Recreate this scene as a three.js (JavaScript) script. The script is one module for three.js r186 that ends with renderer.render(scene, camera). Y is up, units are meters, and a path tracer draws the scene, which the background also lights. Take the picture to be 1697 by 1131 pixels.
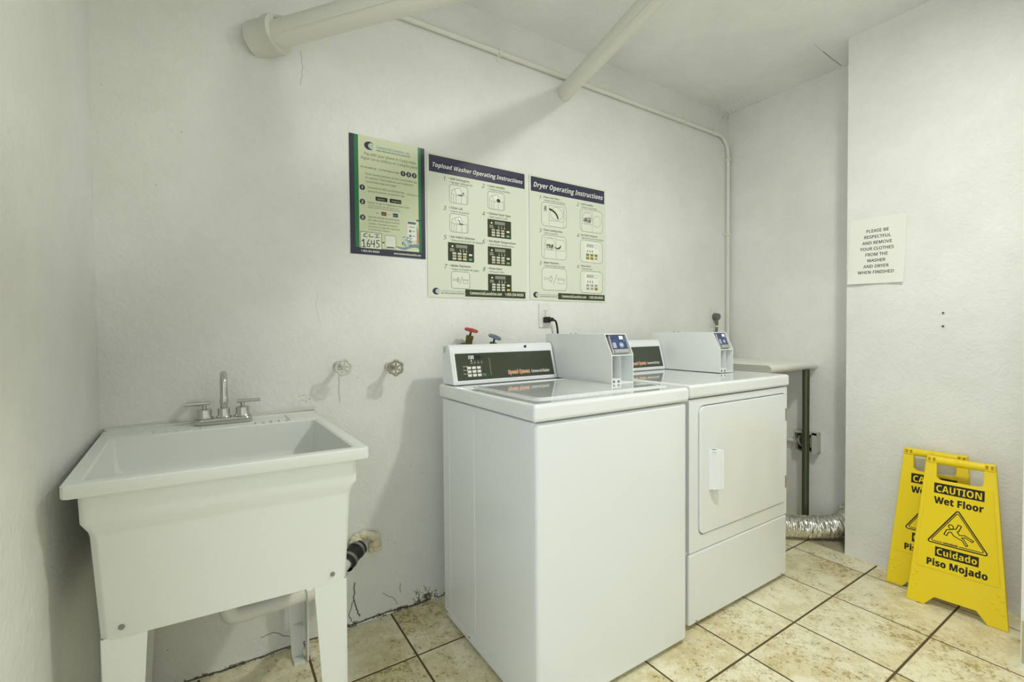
import * as THREE from 'three';
import { RoundedBoxGeometry } from 'three/addons/geometries/RoundedBoxGeometry.js';
import { mergeGeometries, toCreasedNormals } from 'three/addons/utils/BufferGeometryUtils.js';
import { RectAreaLightUniformsLib } from 'three/addons/lights/RectAreaLightUniformsLib.js';

// ---------------------------------------------------------------- camera, sky, exposure
RectAreaLightUniformsLib.init();
const scene = new THREE.Scene();
const FOCAL = 768.8;                                     // pixels, for a frame of 1697 x 1131
const camera = new THREE.PerspectiveCamera(2 * Math.atan(565.5 / FOCAL) * 180 / Math.PI, 1697 / 1131, 0.05, 60);
{
  const yaw = 0.574, pitch = -0.0222, roll = -0.0083;
  const up0 = new THREE.Vector3(0, 1, 0), fw0 = new THREE.Vector3(Math.sin(yaw), 0, -Math.cos(yaw)), rt0 = new THREE.Vector3(Math.cos(yaw), 0, Math.sin(yaw));
  const f = fw0.clone().multiplyScalar(Math.cos(pitch)).addScaledVector(up0, Math.sin(pitch));
  const u = up0.clone().multiplyScalar(Math.cos(pitch)).addScaledVector(fw0, -Math.sin(pitch));
  const r2 = rt0.clone().multiplyScalar(Math.cos(roll)).addScaledVector(u, Math.sin(roll));
  const u2 = u.clone().multiplyScalar(Math.cos(roll)).addScaledVector(rt0, -Math.sin(roll));
  camera.position.set(-0.7411, 1.1124, 1.7814);
  camera.quaternion.setFromRotationMatrix(new THREE.Matrix4().makeBasis(r2, u2, f.clone().negate()));
}
scene.add(camera);
const renderer = new THREE.WebGLRenderer({ antialias: true });
renderer.toneMapping = THREE.LinearToneMapping;
renderer.toneMappingExposure = 0.75;
renderer.shadowMap.enabled = true;
renderer.shadowMap.type = THREE.PCFSoftShadowMap;
scene.background = new THREE.Color().setRGB(2.6, 2.8, 3.0);          // overcast daylight outside the doorway beside the camera
const LAMP = { x: 0.68, y: 2.5, z: 1.48, size: 0.12, nits: 570, color: new THREE.Color().setRGB(1.0, 0.99, 0.92) };

// ---------------------------------------------------------------- helpers
const V = (x, y, z) => new THREE.Vector3(x, y, z);
let seed = 7;
const rnd = () => { seed = (seed * 1664525 + 1013904223) % 4294967296; return seed / 4294967296; };
const rr = (a, b) => a + (b - a) * rnd();
const clean = (g) => {
  let q = g.index ? g.toNonIndexed() : g;
  for (const k of Object.keys(q.attributes)) if (!['position', 'normal', 'uv'].includes(k)) q.deleteAttribute(k);
  if (!q.attributes.uv) q.setAttribute('uv', new THREE.BufferAttribute(new Float32Array(q.attributes.position.count * 2), 2));
  q.clearGroups(); return q;
};
const join = (list) => (Array.isArray(list) ? (list.length === 1 ? clean(list[0]) : mergeGeometries(list.map(clean))) : clean(list));
// box-projected uv in metres
function metreUV(g) {
  const p = g.attributes.position, n = g.attributes.normal, uv = new Float32Array(p.count * 2);
  for (let i = 0; i < p.count; i++) {
    const ax = Math.abs(n.getX(i)), ay = Math.abs(n.getY(i)), az = Math.abs(n.getZ(i));
    const [u, v] = ay >= ax && ay >= az ? [p.getX(i), p.getZ(i)] : ax >= az ? [p.getZ(i), p.getY(i)] : [p.getX(i), p.getY(i)];
    uv[2 * i] = u; uv[2 * i + 1] = v;
  }
  g.setAttribute('uv', new THREE.BufferAttribute(uv, 2)); return g;
}
const names = {};
const numbered = (n) => { names[n] = (names[n] ?? -1) + 1; return names[n] ? n + '_' + String(names[n]).padStart(3, '0') : n; };
function obj(name, geos, mat, parent = scene) {
  const m = new THREE.Mesh(join(geos), mat);
  m.name = parent === scene ? numbered(name) : name;
  m.castShadow = m.receiveShadow = true; parent.add(m); return m;
}
const tag = (o, label, category, group) => { o.userData.label = label; o.userData.category = category; if (group) o.userData.group = group; return o; };
function thing(name, label, category, [x, y, z] = [0, 0, 0], group) {
  const g = new THREE.Group(); g.name = numbered(name); g.position.set(x, y, z); scene.add(g); return tag(g, label, category, group);
}
function struct(o, label, category) { o.userData.kind = 'structure'; o.userData.label = label; o.userData.category = category; return o; }
// box by its limits
const bx = (x0, x1, y0, y1, z0, z1) => { const g = new THREE.BoxGeometry(x1 - x0, y1 - y0, z1 - z0); g.translate((x0 + x1) / 2, (y0 + y1) / 2, (z0 + z1) / 2); return g; };
const rb = (x0, x1, y0, y1, z0, z1, r = 0.004, s = 2) => {
  const g = new RoundedBoxGeometry(x1 - x0, y1 - y0, z1 - z0, s, Math.min(r, (x1 - x0) / 2 - 1e-4, (y1 - y0) / 2 - 1e-4, (z1 - z0) / 2 - 1e-4));
  g.translate((x0 + x1) / 2, (y0 + y1) / 2, (z0 + z1) / 2); return g;
};
function rod(a, b, r, r2 = r, seg = 20, open = false) {
  const d = b.clone().sub(a), g = new THREE.CylinderGeometry(r2, r, d.length(), seg, 1, open);
  g.applyQuaternion(new THREE.Quaternion().setFromUnitVectors(V(0, 1, 0), d.clone().normalize()));
  const c = a.clone().add(b).multiplyScalar(0.5); g.translate(c.x, c.y, c.z); return g;
}
const tube = (pts, r, n = 48, seg = 12, closed = false) => new THREE.TubeGeometry(new THREE.CatmullRomCurve3(pts, closed, 'centripetal'), n, r, seg, closed);
function prism(pts, z0, z1, bevel = 0, holes = []) {                       // outline in x,y pushed along z
  const s = new THREE.Shape(pts.map(([x, y]) => new THREE.Vector2(x, y)));
  for (const h of holes) s.holes.push(new THREE.Path(h.map(([x, y]) => new THREE.Vector2(x, y))));
  const g = new THREE.ExtrudeGeometry(s, { depth: z1 - z0 - 2 * bevel, bevelEnabled: bevel > 0, bevelThickness: bevel, bevelSize: bevel, bevelOffset: -bevel, bevelSegments: 2, curveSegments: 8 });
  g.translate(0, 0, z0 + bevel); return g;
}
// outline given in (z, y), pushed along x from x0 to x1
function sideways(pts, x0, x1, bevel = 0) {
  const g = prism(pts, 0, x1 - x0, bevel);
  g.applyMatrix4(new THREE.Matrix4().makeBasis(V(0, 0, 1), V(0, 1, 0), V(-1, 0, 0))); g.translate(x1, 0, 0); return g;
}
function roundRect(x0, x1, y0, y1, r, k = 6) {
  const out = [];
  for (const [cx, cy, a0] of [[x1 - r, y0 + r, -90], [x1 - r, y1 - r, 0], [x0 + r, y1 - r, 90], [x0 + r, y0 + r, 180]])
    for (let i = 0; i <= k; i++) { const a = (a0 + 90 * i / k) * Math.PI / 180; out.push([cx + r * Math.cos(a), cy + r * Math.sin(a)]); }
  return out;
}
const canvas = (w, h) => { const c = document.createElement('canvas'); c.width = w; c.height = h; return [c, c.getContext('2d')]; };
function canvasTex(c) { const t = new THREE.CanvasTexture(c); t.colorSpace = THREE.SRGBColorSpace; t.magFilter = THREE.LinearFilter; t.anisotropy = 8; return t; }

// ---------------------------------------------------------------- procedural textures
function lattice(n, s) { let q = s; const a = new Float32Array(n * n); for (let i = 0; i < n * n; i++) { q = (q * 1664525 + 1013904223) % 4294967296; a[i] = q / 4294967296; } return a; }
function noiseField(size, octaves, s0 = 1) {                              // repeats without a seam; octaves: [cells, weight]
  const out = new Float32Array(size * size); let sum = 0;
  octaves.forEach(([n, w], o) => {
    const L = lattice(n, s0 * 97 + o * 131); sum += w;
    for (let y = 0; y < size; y++) {
      const fy = y / size * n, y0 = Math.floor(fy), ty = fy - y0, sy = ty * ty * (3 - 2 * ty), r0 = (y0 % n) * n, r1 = ((y0 + 1) % n) * n;
      for (let x = 0; x < size; x++) {
        const fx = x / size * n, x0 = Math.floor(fx), tx = fx - x0, sx = tx * tx * (3 - 2 * tx), c0 = x0 % n, c1 = (x0 + 1) % n;
        const a = L[r0 + c0] + (L[r0 + c1] - L[r0 + c0]) * sx, b = L[r1 + c0] + (L[r1 + c1] - L[r1 + c0]) * sx;
        out[y * size + x] += w * (a + (b - a) * sy);
      }
    }
  });
  for (let i = 0; i < out.length; i++) out[i] /= sum;
  return out;
}
function dataTex(size, fn, srgb, repeat = 1) {
  const d = new Uint8Array(size * size * 4);
  for (let i = 0; i < size * size; i++) { const [r, g, b] = fn(i); d[4 * i] = r; d[4 * i + 1] = g; d[4 * i + 2] = b; d[4 * i + 3] = 255; }
  const t = new THREE.DataTexture(d, size, size); t.wrapS = t.wrapT = THREE.RepeatWrapping; t.magFilter = THREE.LinearFilter; t.minFilter = THREE.LinearMipmapLinearFilter; t.generateMipmaps = true;
  if (srgb) t.colorSpace = THREE.SRGBColorSpace; t.repeat.set(repeat, repeat); t.needsUpdate = true; return t;
}
const clamp = (v, a = 0, b = 255) => Math.max(a, Math.min(b, v));
const stucco = noiseField(1024, [[6, 1.1], [17, 0.8], [60, 0.8], [150, 0.9], [300, 0.5]], 3);
const stuccoTex = dataTex(1024, (i) => { const v = clamp(stucco[i] * 255); return [v, v, v]; }, false, 1 / 1.3);
const blot = noiseField(512, [[4, 1], [9, 0.8], [27, 0.5], [110, 0.35]], 11);
const paintTex = dataTex(512, (i) => { const k = (blot[i] - 0.5) * 22; return [clamp(238 + k), clamp(239 + k), clamp(234 + k * 1.1)]; }, true, 1 / 1.7);
const tileA = noiseField(1024, [[8, 1], [20, 1], [52, 0.9], [128, 0.8], [256, 0.6]], 21), tileB = noiseField(1024, [[6, 0.7], [90, 1], [230, 1]], 33), tileC = noiseField(1024, [[5, 1], [12, 0.7], [30, 0.4]], 45);
const soft = (v, a, b) => { const t = clamp((v - a) / (b - a), 0, 1); return t * t * (3 - 2 * t); };
const tileTex = dataTex(1024, (i) => {
  const t = soft(tileA[i], 0.36, 0.64), patch = soft(tileC[i], 0.5, 0.68), pit = soft(tileB[i], 0.63 - patch * 0.08, 0.72 - patch * 0.06) * (0.35 + 0.65 * t);
  const c = [246 - 18 * t - 12 * patch - 50 * pit, 240 - 22 * t - 16 * patch - 56 * pit, 210 - 31 * t - 25 * patch - 66 * pit];
  return c.map((v) => clamp(v));
}, true, 1 / 0.93);
const tileBump = dataTex(1024, (i) => { const v = clamp(150 + (tileA[i] - 0.5) * 120 - (tileB[i] > 0.64 ? 70 : 0)); return [v, v, v]; }, false, 1 / 0.93);
const grime = noiseField(512, [[9, 1], [40, 1], [120, 0.8]], 51);

// ---------------------------------------------------------------- materials
const M = {};
const std = (color, rough, extra = {}) => new THREE.MeshPhysicalMaterial({ color, roughness: rough, ...extra });
M.wall = std('#ffffff', 0.5, { map: paintTex, bumpMap: stuccoTex, bumpScale: 0.0035 });
M.enamel = std('#eef3f5', 0.22, { clearcoat: 0.5, clearcoatRoughness: 0.08 });
M.enamelTop = std('#eff3f4', 0.12, { clearcoat: 1, clearcoatRoughness: 0.04 });
M.enamelBox = std('#eef2f0', 0.35);
M.plastic = std('#eaeee9', 0.55, { bumpMap: stuccoTex, bumpScale: 0.0004 });
M.pipePaint = std('#e8e8de', 0.45, { bumpMap: stuccoTex, bumpScale: 0.002 });
M.conduit = std('#e8e8de', 0.45);
M.chrome = std('#c9c9c4', 0.16, { metalness: 1 });
M.nickel = std('#a9a598', 0.32, { metalness: 1 });
M.brass = std('#6e6638', 0.5, { metalness: 0.7 });
M.redPaint = std('#b5432c', 0.5);
M.bluePaint = std('#6f7f90', 0.45);
M.whitePlate = std('#eeeee6', 0.35);
M.black = std('#161614', 0.5);
M.rubber = std('#1d1e1c', 0.6);
M.greyPlastic = std('#6e6e68', 0.55);
M.greyMetal = std('#8f918c', 0.4, { metalness: 0.6 });
M.pvc = std('#e6e6df', 0.3);
M.foam = std('#e6e0c4', 0.8);
M.yellow = std('#f6da08', 0.42, { bumpMap: stuccoTex, bumpScale: 0.0003 });
M.yellowDark = std('#b58f1a', 0.6);
M.foil = std('#f0f0ea', 0.27, { metalness: 1 });
M.galv = std('#5f6750', 0.42, { metalness: 0.75 });
M.shelf = std('#f2f2ea', 0.4);
M.boxMetal = std('#c9c9bd', 0.5);
M.dark = std('#20201d', 0.7);
M.grout = std('#5d4f34', 0.9, { bumpMap: stuccoTex, bumpScale: 0.001 });
M.tile = std('#ffffff', 0.34, { map: tileTex, bumpMap: tileBump, bumpScale: 0.0008 });
M.silver = std('#b9bab6', 0.4, { metalness: 0.3 });

// ---------------------------------------------------------------- the room
const XL = -1.02, XR = 2.10, XP = 1.85, ZP = 0.77, H = 2.5, ZF = 2.6;
// back wall: paint with its own cracks, stains and grime, drawn on a map that covers it once
{
  const W = 2048, Hh = 1650, w = XR - XL, [c, g] = canvas(W, Hh);
  const id = g.createImageData(W, Hh);
  for (let y = 0; y < Hh; y++) for (let x = 0; x < W; x++) {
    const wx = x / W * w, wy = y / Hh * H, s = (Math.floor(wy / 1.7 * 512) & 511) * 512 + (Math.floor(wx / 1.7 * 512) & 511), k = (blot[s] - 0.5) * 20, o = 4 * (y * W + x);
    let r = 238 + k, gg = 239 + k, b = 234 + k * 1.1;
    const up = H - wy, gr = grime[(Math.floor(wy * 900) & 511) * 512 + (Math.floor(wx * 900) & 511)], wX = wx + XL;
    // flecks of dirt and mildew sitting on the lowest centimetres of the wall
    const reach = 0.006 + 0.022 * blot[(Math.floor(wx * 300) & 511)] + (Math.abs(wX + 0.03) < 0.06 ? 0.02 : 0);
    if (up < reach && gr > 0.5 + 0.1 * up / reach) { const f = 0.5; r *= f; gg *= f * 0.99; b *= f * 0.88; }
    id.data[o] = clamp(r); id.data[o + 1] = clamp(gg); id.data[o + 2] = clamp(b); id.data[o + 3] = 255;
  }
  g.putImageData(id, 0, 0);
  const P = (x, y) => [(x - XL) / w * W, (1 - y / H) * Hh];
  const crack = (pts, width, col) => {
    g.strokeStyle = col; g.lineWidth = width; g.lineJoin = 'round'; g.beginPath();
    pts.forEach(([x, y], i) => {
      const [px, py] = P(x, y); if (!i) { g.moveTo(px, py); return; }
      const [qx, qy] = P(...pts[i - 1]);
      for (let k = 1; k <= 5; k++) g.lineTo(qx + (px - qx) * k / 5 + (k < 5 ? rr(-2, 2) : 0), qy + (py - qy) * k / 5 + (k < 5 ? rr(-1.5, 1.5) : 0));
    });
    g.stroke();
  };
  crack([[-0.46, 2.1], [-0.455, 2.04], [-0.465, 1.98]], 1.2, 'rgba(150,150,136,.6)');
  crack([[-0.42, 1.26], [-0.425, 1.2], [-0.41, 1.14]], 1.1, 'rgba(185,185,172,.45)');
  crack([[-0.35, 0.965], [-0.352, 0.9], [-0.35, 0.85]], 1.6, 'rgba(175,172,155,.7)');
  crack([[-0.352, 0.95], [-0.349, 0.86]], 0.8, 'rgba(135,130,112,.7)');
  crack([[-0.305, 0.165], [-0.31, 0.1], [-0.3, 0.06], [-0.29, 0.03]], 2.6, 'rgba(52,50,40,.85)');
  crack([[-0.31, 0.1], [-0.33, 0.05], [-0.32, 0.02]], 1.8, 'rgba(62,58,46,.8)');
  crack([[-0.28, 0.008], [-0.18, 0.012], [-0.1, 0.004], [0.0, 0.004]], 3.5, 'rgba(60,55,42,.85)');
  for (let i = 0; i < 26; i++) { const [px, py] = P(-0.47 + rr(-0.02, 0.02), 0.878 + rr(-0.018, 0.018)); g.fillStyle = `rgba(176,174,158,${rr(0.3, 0.8)})`; g.fillRect(px, py, rr(1, 5), rr(1, 2)); }
  crack([[-0.64, 0.42], [-0.6, 0.43], [-0.56, 0.435]], 2.4, 'rgba(45,45,38,.85)');
  crack([[-0.72, 0.31], [-0.68, 0.36], [-0.62, 0.4]], 1, 'rgba(120,118,105,.8)');
  crack([[-0.62, 0.07], [-0.58, 0.075], [-0.55, 0.05], [-0.5, 0.03]], 1.4, 'rgba(80,76,62,.8)');
  crack([[-0.99, 0.003], [-0.8, 0.006], [-0.7, 0.003], [-0.55, 0.007], [-0.4, 0.003], [-0.28, 0.008]], 3.5, 'rgba(60,55,42,.8)');
  crack([[-0.13, 0.11], [-0.128, 0.07]], 1.4, 'rgba(90,88,74,.8)');
  crack([[-0.2, 0.09], [-0.16, 0.06], [-0.14, 0.03]], 1.2, 'rgba(100,98,82,.8)');
  for (let i = 0; i < 46; i++) { const [px, py] = P(rr(-0.07, 0.0), rr(0.0, 0.06) * rnd()), l = rr(4, 18); g.strokeStyle = `rgba(${40 + rnd() * 40},${46 + rnd() * 40},34,.75)`; g.lineWidth = rr(0.8, 2); g.beginPath(); g.moveTo(px, py); g.quadraticCurveTo(px + rr(-4, 8), py - l / 2, px + rr(-8, 14), py - l); g.stroke(); }
  for (let i = 0; i < 90; i++) { const [px, py] = P(rr(XL, 1.9), rr(0.1, 2.4)); g.fillStyle = `rgba(110,108,92,${rr(0.2, 0.6)})`; g.beginPath(); g.arc(px, py, rr(0.5, 1.5), 0, 7); g.fill(); }
  for (let i = 0; i < 60; i++) { const [px, py] = P(2.09 - rnd() * rnd() * 0.22, 2.49 - rnd() * rnd() * 0.07); g.fillStyle = `rgba(90,86,70,${rr(0.3, 0.7)})`; g.fillRect(px, py, rr(1, 4), rr(1, 2.5)); }
  const wallMap = canvasTex(c);
  const m = std('#ffffff', 0.42, { map: wallMap, bumpMap: stuccoTex, bumpScale: 0.0035 });
  const geo = bx(XL - 0.12, XR + 0.25, -0.12, H + 0.12, -0.12, 0), p = geo.attributes.position, uv = geo.attributes.uv;
  for (let i = 0; i < p.count; i++) uv.setXY(i, (p.getX(i) - XL) / w, p.getY(i) / H);
  const sc = stuccoTex.clone(); sc.repeat.set(w / 1.3, H / 1.3); sc.needsUpdate = true; m.bumpMap = sc;
  struct(obj('wall_back', geo, m), 'white painted plaster wall with cracks and posters behind the machines', 'wall');
}
struct(obj('wall_left', [metreUV(bx(XL - 0.12, XL, -0.12, H + 0.12, 0, 1.3)), metreUV(bx(XL - 0.12, XL, -0.12, H + 0.12, 2.3, ZF)), metreUV(bx(XL - 0.12, XL, 2.08, H + 0.12, 1.3, 2.3))], M.wall), 'white painted plaster wall beside the utility sink', 'wall');
struct(obj('wall_right', metreUV(bx(XR, XR + 0.25, -0.12, H + 0.12, 0, ZP)), M.wall), 'white wall of the recess behind the shelf table', 'wall');
struct(obj('wall_pier', metreUV(bx(XP, XR + 0.25, -0.12, H + 0.12, ZP, ZF)), M.wall), 'white projecting wall that carries the typed paper notice', 'wall');
struct(obj('wall_front', metreUV(bx(XL - 0.12, XR + 0.25, -0.12, H + 0.12, ZF, ZF + 0.12)), M.wall), 'white wall opposite the machines', 'wall');
{
  const d = new THREE.Group(); d.name = 'door_1'; scene.add(d); struct(d, 'white door jamb with a metal strike plate beside the wet floor signs', 'door jamb');
  obj('jamb', metreUV(bx(1.446, XP - 0.001, 0, H, 1.427, 1.55)), M.wall, d);
  obj('strike_plate', rb(1.4435, 1.4465, 1.09, 1.16, 1.445, 1.475, 0.001), M.silver, d);
  obj('kick_patch', rb(1.4445, 1.4465, 0.02, 0.16, 1.43, 1.54, 0.0008), std('#c7b893', 0.7), d);
}
// ceiling with hairline crack and specks of dirt in the corner
{
  const W = 2048, Hh = 2048, [c, g] = canvas(W, Hh), w = XR + 0.25 - (XL - 0.12), dz = ZF + 0.12;
  const id = g.createImageData(W, Hh);
  for (let y = 0; y < Hh; y++) for (let x = 0; x < W; x++) { const s = (Math.floor(y / Hh * dz / 1.7 * 512) & 511) * 512 + (Math.floor(x / W * w / 1.7 * 512) & 511), k = (blot[s] - 0.5) * 20, o = 4 * (y * W + x); id.data[o] = 243 + k; id.data[o + 1] = 244 + k; id.data[o + 2] = 240 + k; id.data[o + 3] = 255; }
  g.putImageData(id, 0, 0);
  const P = (x, z) => [(x - XL + 0.12) / w * W, z / dz * Hh];
  g.strokeStyle = 'rgba(120,112,88,.8)'; g.lineWidth = 3; g.beginPath(); g.moveTo(...P(1.86, 0.655)); g.lineTo(...P(1.96, 0.65)); g.lineTo(...P(2.08, 0.647)); g.stroke();
  g.strokeStyle = 'rgba(190,188,172,.8)'; g.lineWidth = 2; g.beginPath(); g.moveTo(...P(1.75, 0.66)); g.lineTo(...P(1.86, 0.655)); g.stroke();
  for (let i = 0; i < 170; i++) { const [px, py] = P(2.1 - rnd() * rnd() * 0.5, rnd() * rnd() * 0.3); g.fillStyle = `rgba(100,94,76,${rr(0.25, 0.7)})`; g.fillRect(px, py, rr(1, 4), rr(1, 3)); }
  const geo = bx(XL - 0.12, XR + 0.25, H, H + 0.12, 0, ZF + 0.12), p = geo.attributes.position, uv = geo.attributes.uv;
  for (let i = 0; i < p.count; i++) uv.setXY(i, (p.getX(i) - XL + 0.12) / w, 1 - p.getZ(i) / dz);
  const sc = stuccoTex.clone(); sc.repeat.set(w / 1.3, dz / 1.3); sc.needsUpdate = true;
  struct(obj('ceiling', geo, std('#ffffff', 0.6, { map: canvasTex(c), bumpMap: sc, bumpScale: 0.003 })), 'white painted plaster ceiling', 'ceiling');
}
// floor: grout bed with every tile a piece of its own
{
  const floor = new THREE.Group(); floor.name = 'floor'; scene.add(floor); struct(floor, 'beige mottled ceramic tile floor with brown grout', 'floor');
  obj('grout_bed', metreUV(bx(XL - 0.12, XR + 0.25, -0.12, -0.0014, 0, ZF + 0.12)), M.grout, floor);
  const px = 0.3145, pz = 0.310, gx = 1.0891, gz = 0.9021, gap = 0.0036, ch = 0.0013;
  function tile(x0, x1, z0, z1) {
    const u0 = rr(0, 0.9), v0 = rr(0, 0.9), P = [], U = [];
    const A = [[x0 + ch, z0 + ch], [x1 - ch, z0 + ch], [x1 - ch, z1 - ch], [x0 + ch, z1 - ch]], B = [[x0, z0], [x1, z0], [x1, z1], [x0, z1]];
    const quad = (a, b, c, d) => { for (const q of [a, b, c, a, c, d]) { P.push(...q); U.push(q[0] - x0 + u0, q[2] - z0 + v0); } };
    const up = A.map(([x, z]) => [x, 0, z]), lo = B.map(([x, z]) => [x, -0.0011, z]), bo = B.map(([x, z]) => [x, -0.008, z]);
    quad(up[0], up[3], up[2], up[1]);
    for (let i = 0; i < 4; i++) { const j = (i + 1) % 4; quad(up[i], up[j], lo[j], lo[i]); quad(lo[i], lo[j], bo[j], bo[i]); }
    const g = new THREE.BufferGeometry(); g.setAttribute('position', new THREE.Float32BufferAttribute(P, 3)); g.setAttribute('uv', new THREE.Float32BufferAttribute(U, 2)); g.computeVertexNormals(); return g;
  }
  for (let i = -7; i <= 3; i++) for (let j = -3; j <= 6; j++) {
    let x0 = gx + i * px + gap, x1 = gx + (i + 1) * px - gap, z0 = gz + j * pz + gap, z1 = gz + (j + 1) * pz - gap;
    x0 = Math.max(x0, XL + 0.001); x1 = Math.min(x1, XR - 0.001); z0 = Math.max(z0, 0.001); z1 = Math.min(z1, ZF - 0.001);
    if (z0 >= ZP - 0.02) x1 = Math.min(x1, XP - 0.001);
    if (x1 - x0 < 0.01 || z1 - z0 < 0.01) continue;
    if (x1 > XP && z1 > ZP && z0 < ZP) { obj('tile', tile(x0, XP - 0.001, z0, z1), M.tile, floor); obj('tile', tile(XP, x1, z0, ZP - 0.001), M.tile, floor); continue; }
    obj('tile', tile(x0, x1, z0, z1), M.tile, floor);
  }
}

// ---------------------------------------------------------------- ceiling lamp (above the frame)
{
  const L = thing('ceiling_lamp', 'round white flush ceiling lamp above the machines', 'lamp', [LAMP.x, LAMP.y, LAMP.z]);
  obj('base', new THREE.CylinderGeometry(0.1, 0.1, 0.03, 40).translate(0, -0.016, 0), M.whitePlate, L);
  const glow = new THREE.MeshStandardMaterial({ color: '#ffffff', emissive: LAMP.color, emissiveIntensity: 4, roughness: 0.5 });
  obj('diffuser', new THREE.CylinderGeometry(0.09, 0.084, 0.03, 40).translate(0, -0.047, 0), glow, L);
  const a = new THREE.RectAreaLight(LAMP.color, LAMP.nits, LAMP.size, LAMP.size);
  a.position.set(LAMP.x, LAMP.y - 0.068, LAMP.z); a.rotation.x = -Math.PI / 2; a.castShadow = true; a.name = 'lamp_light'; scene.add(a);
}

// ---------------------------------------------------------------- washer
const ROUNDCORNER = 0.012;
function consoleProfile(z) { return [[z - 0.095, 0.912], [z, 0.912], [z + 0.002, 0.916], [z - 0.031, 1.038], [z - 0.036, 1.052], [z - 0.046, 1.06], [z - 0.095, 1.06]]; }
// a panel that lies on the sloping face: returns geometry in a frame with x along the face, y up the slope, z off the face
function onSlope(g, z) {
  const up = V(0, 0.122, -0.033).normalize(), n = V(1, 0, 0).cross(up);
  g.applyMatrix4(new THREE.Matrix4().makeBasis(V(1, 0, 0), up, n)); g.translate(0, 0.916, z + 0.002); return g;
}
function speedPanel(kind, wpx, hpx) {
  const [c, g] = canvas(wpx, hpx);
  g.fillStyle = '#353d2a'; g.fillRect(0, 0, wpx, hpx);
  const S = wpx / 0.447;                                                   // pixels per metre
  if (kind === 'Washer') {
    g.strokeStyle = '#b9bba8'; g.lineWidth = 0.0012 * S; g.beginPath(); g.moveTo(0.145 * S, 0.2 * hpx); g.lineTo(0.145 * S, 0.86 * hpx); g.stroke();
    g.fillStyle = '#b9bba8'; for (let i = 0; i < 3; i++) g.fillRect(0.028 * S, (0.475 + 0.135 * i) * hpx, 0.010 * S, 0.0028 * S);
    for (let i = 0; i < 4; i++) { const w = [0.011, 0.006, 0.007, 0.006][i]; g.fillRect((0.0665 - w / 2 + 0.0145 * i) * S, 0.36 * hpx, w * S, 0.0022 * S); if (i) { g.fillRect((0.064 + 0.0145 * i) * S, 0.325 * hpx, 0.005 * S, 0.0016 * S); g.fillRect((0.0658 + 0.0145 * i) * S, 0.285 * hpx, 0.0015 * S, 0.0015 * S); } }
    g.fillStyle = '#f6f6f2'; for (let i = 0; i < 3; i++) g.fillRect(0.0425 * S, (0.465 + 0.14 * i) * hpx, 0.0036 * S, 0.0036 * S);
    g.fillStyle = '#f2f2ee'; g.beginPath(); g.arc(0.066 * S, 0.29 * hpx, 0.0028 * S, 0, 7); g.fill();
    g.strokeStyle = '#9fa18f'; g.lineWidth = 0.0008 * S; for (let k = 0; k < 3; k++) { g.beginPath(); g.moveTo(0.03 * S, (0.5 + 0.135 * k) * hpx); g.lineTo(0.11 * S, (0.5 + 0.135 * k) * hpx); g.stroke(); }
  }
  const y = 0.86 * hpx;
  g.textAlign = 'right'; g.font = `bold ${0.0165 * S}px sans-serif`; g.fillStyle = '#f2f3ea'; const t2 = 'Commercial ' + kind; g.fillText(t2, 0.425 * S, y, 0.092 * S);
  const w2 = 0.092 * S; g.font = `bold ${0.0205 * S}px sans-serif`; g.lineWidth = 0.0022 * S; g.strokeStyle = '#e9d9c4'; const x1 = 0.425 * S - w2 - 0.007 * S;
  g.strokeText('Speed Queen', x1, y, 0.104 * S); g.fillStyle = '#d96c38'; g.fillText('Speed Queen', x1, y, 0.104 * S);
  return canvasTex(c);
}
function machineConsole(parent, x0, x1, z, kind) {
  const con = obj('console', sideways(consoleProfile(z), x0, x1, 0.003), M.enamel, parent);
  const frame = onSlope(prism(roundRect(x0 + 0.008, x1 - 0.006, 0.004, 0.122, 0.004), -0.001, 0.002, 0.0008, [roundRect(x0 + 0.018, x1 - 0.014, 0.011, 0.115, 0.002)]), z);
  obj('bezel', frame, M.enamel, con);
  const w = x1 - x0 - 0.032, pg = new THREE.BoxGeometry(w, 0.104, 0.001); pg.translate(x0 + 0.018 + w / 2, 0.063, 0.0005);
  const face = obj('control_panel', onSlope(pg, z), std('#ffffff', 0.16, { map: speedPanel(kind, 1344, Math.round(1344 * 0.104 / w)), clearcoat: 0.6, clearcoatRoughness: 0.05 }), con);
  face.userData.label = 'dark green glossy control panel';
  return con;
}
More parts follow.
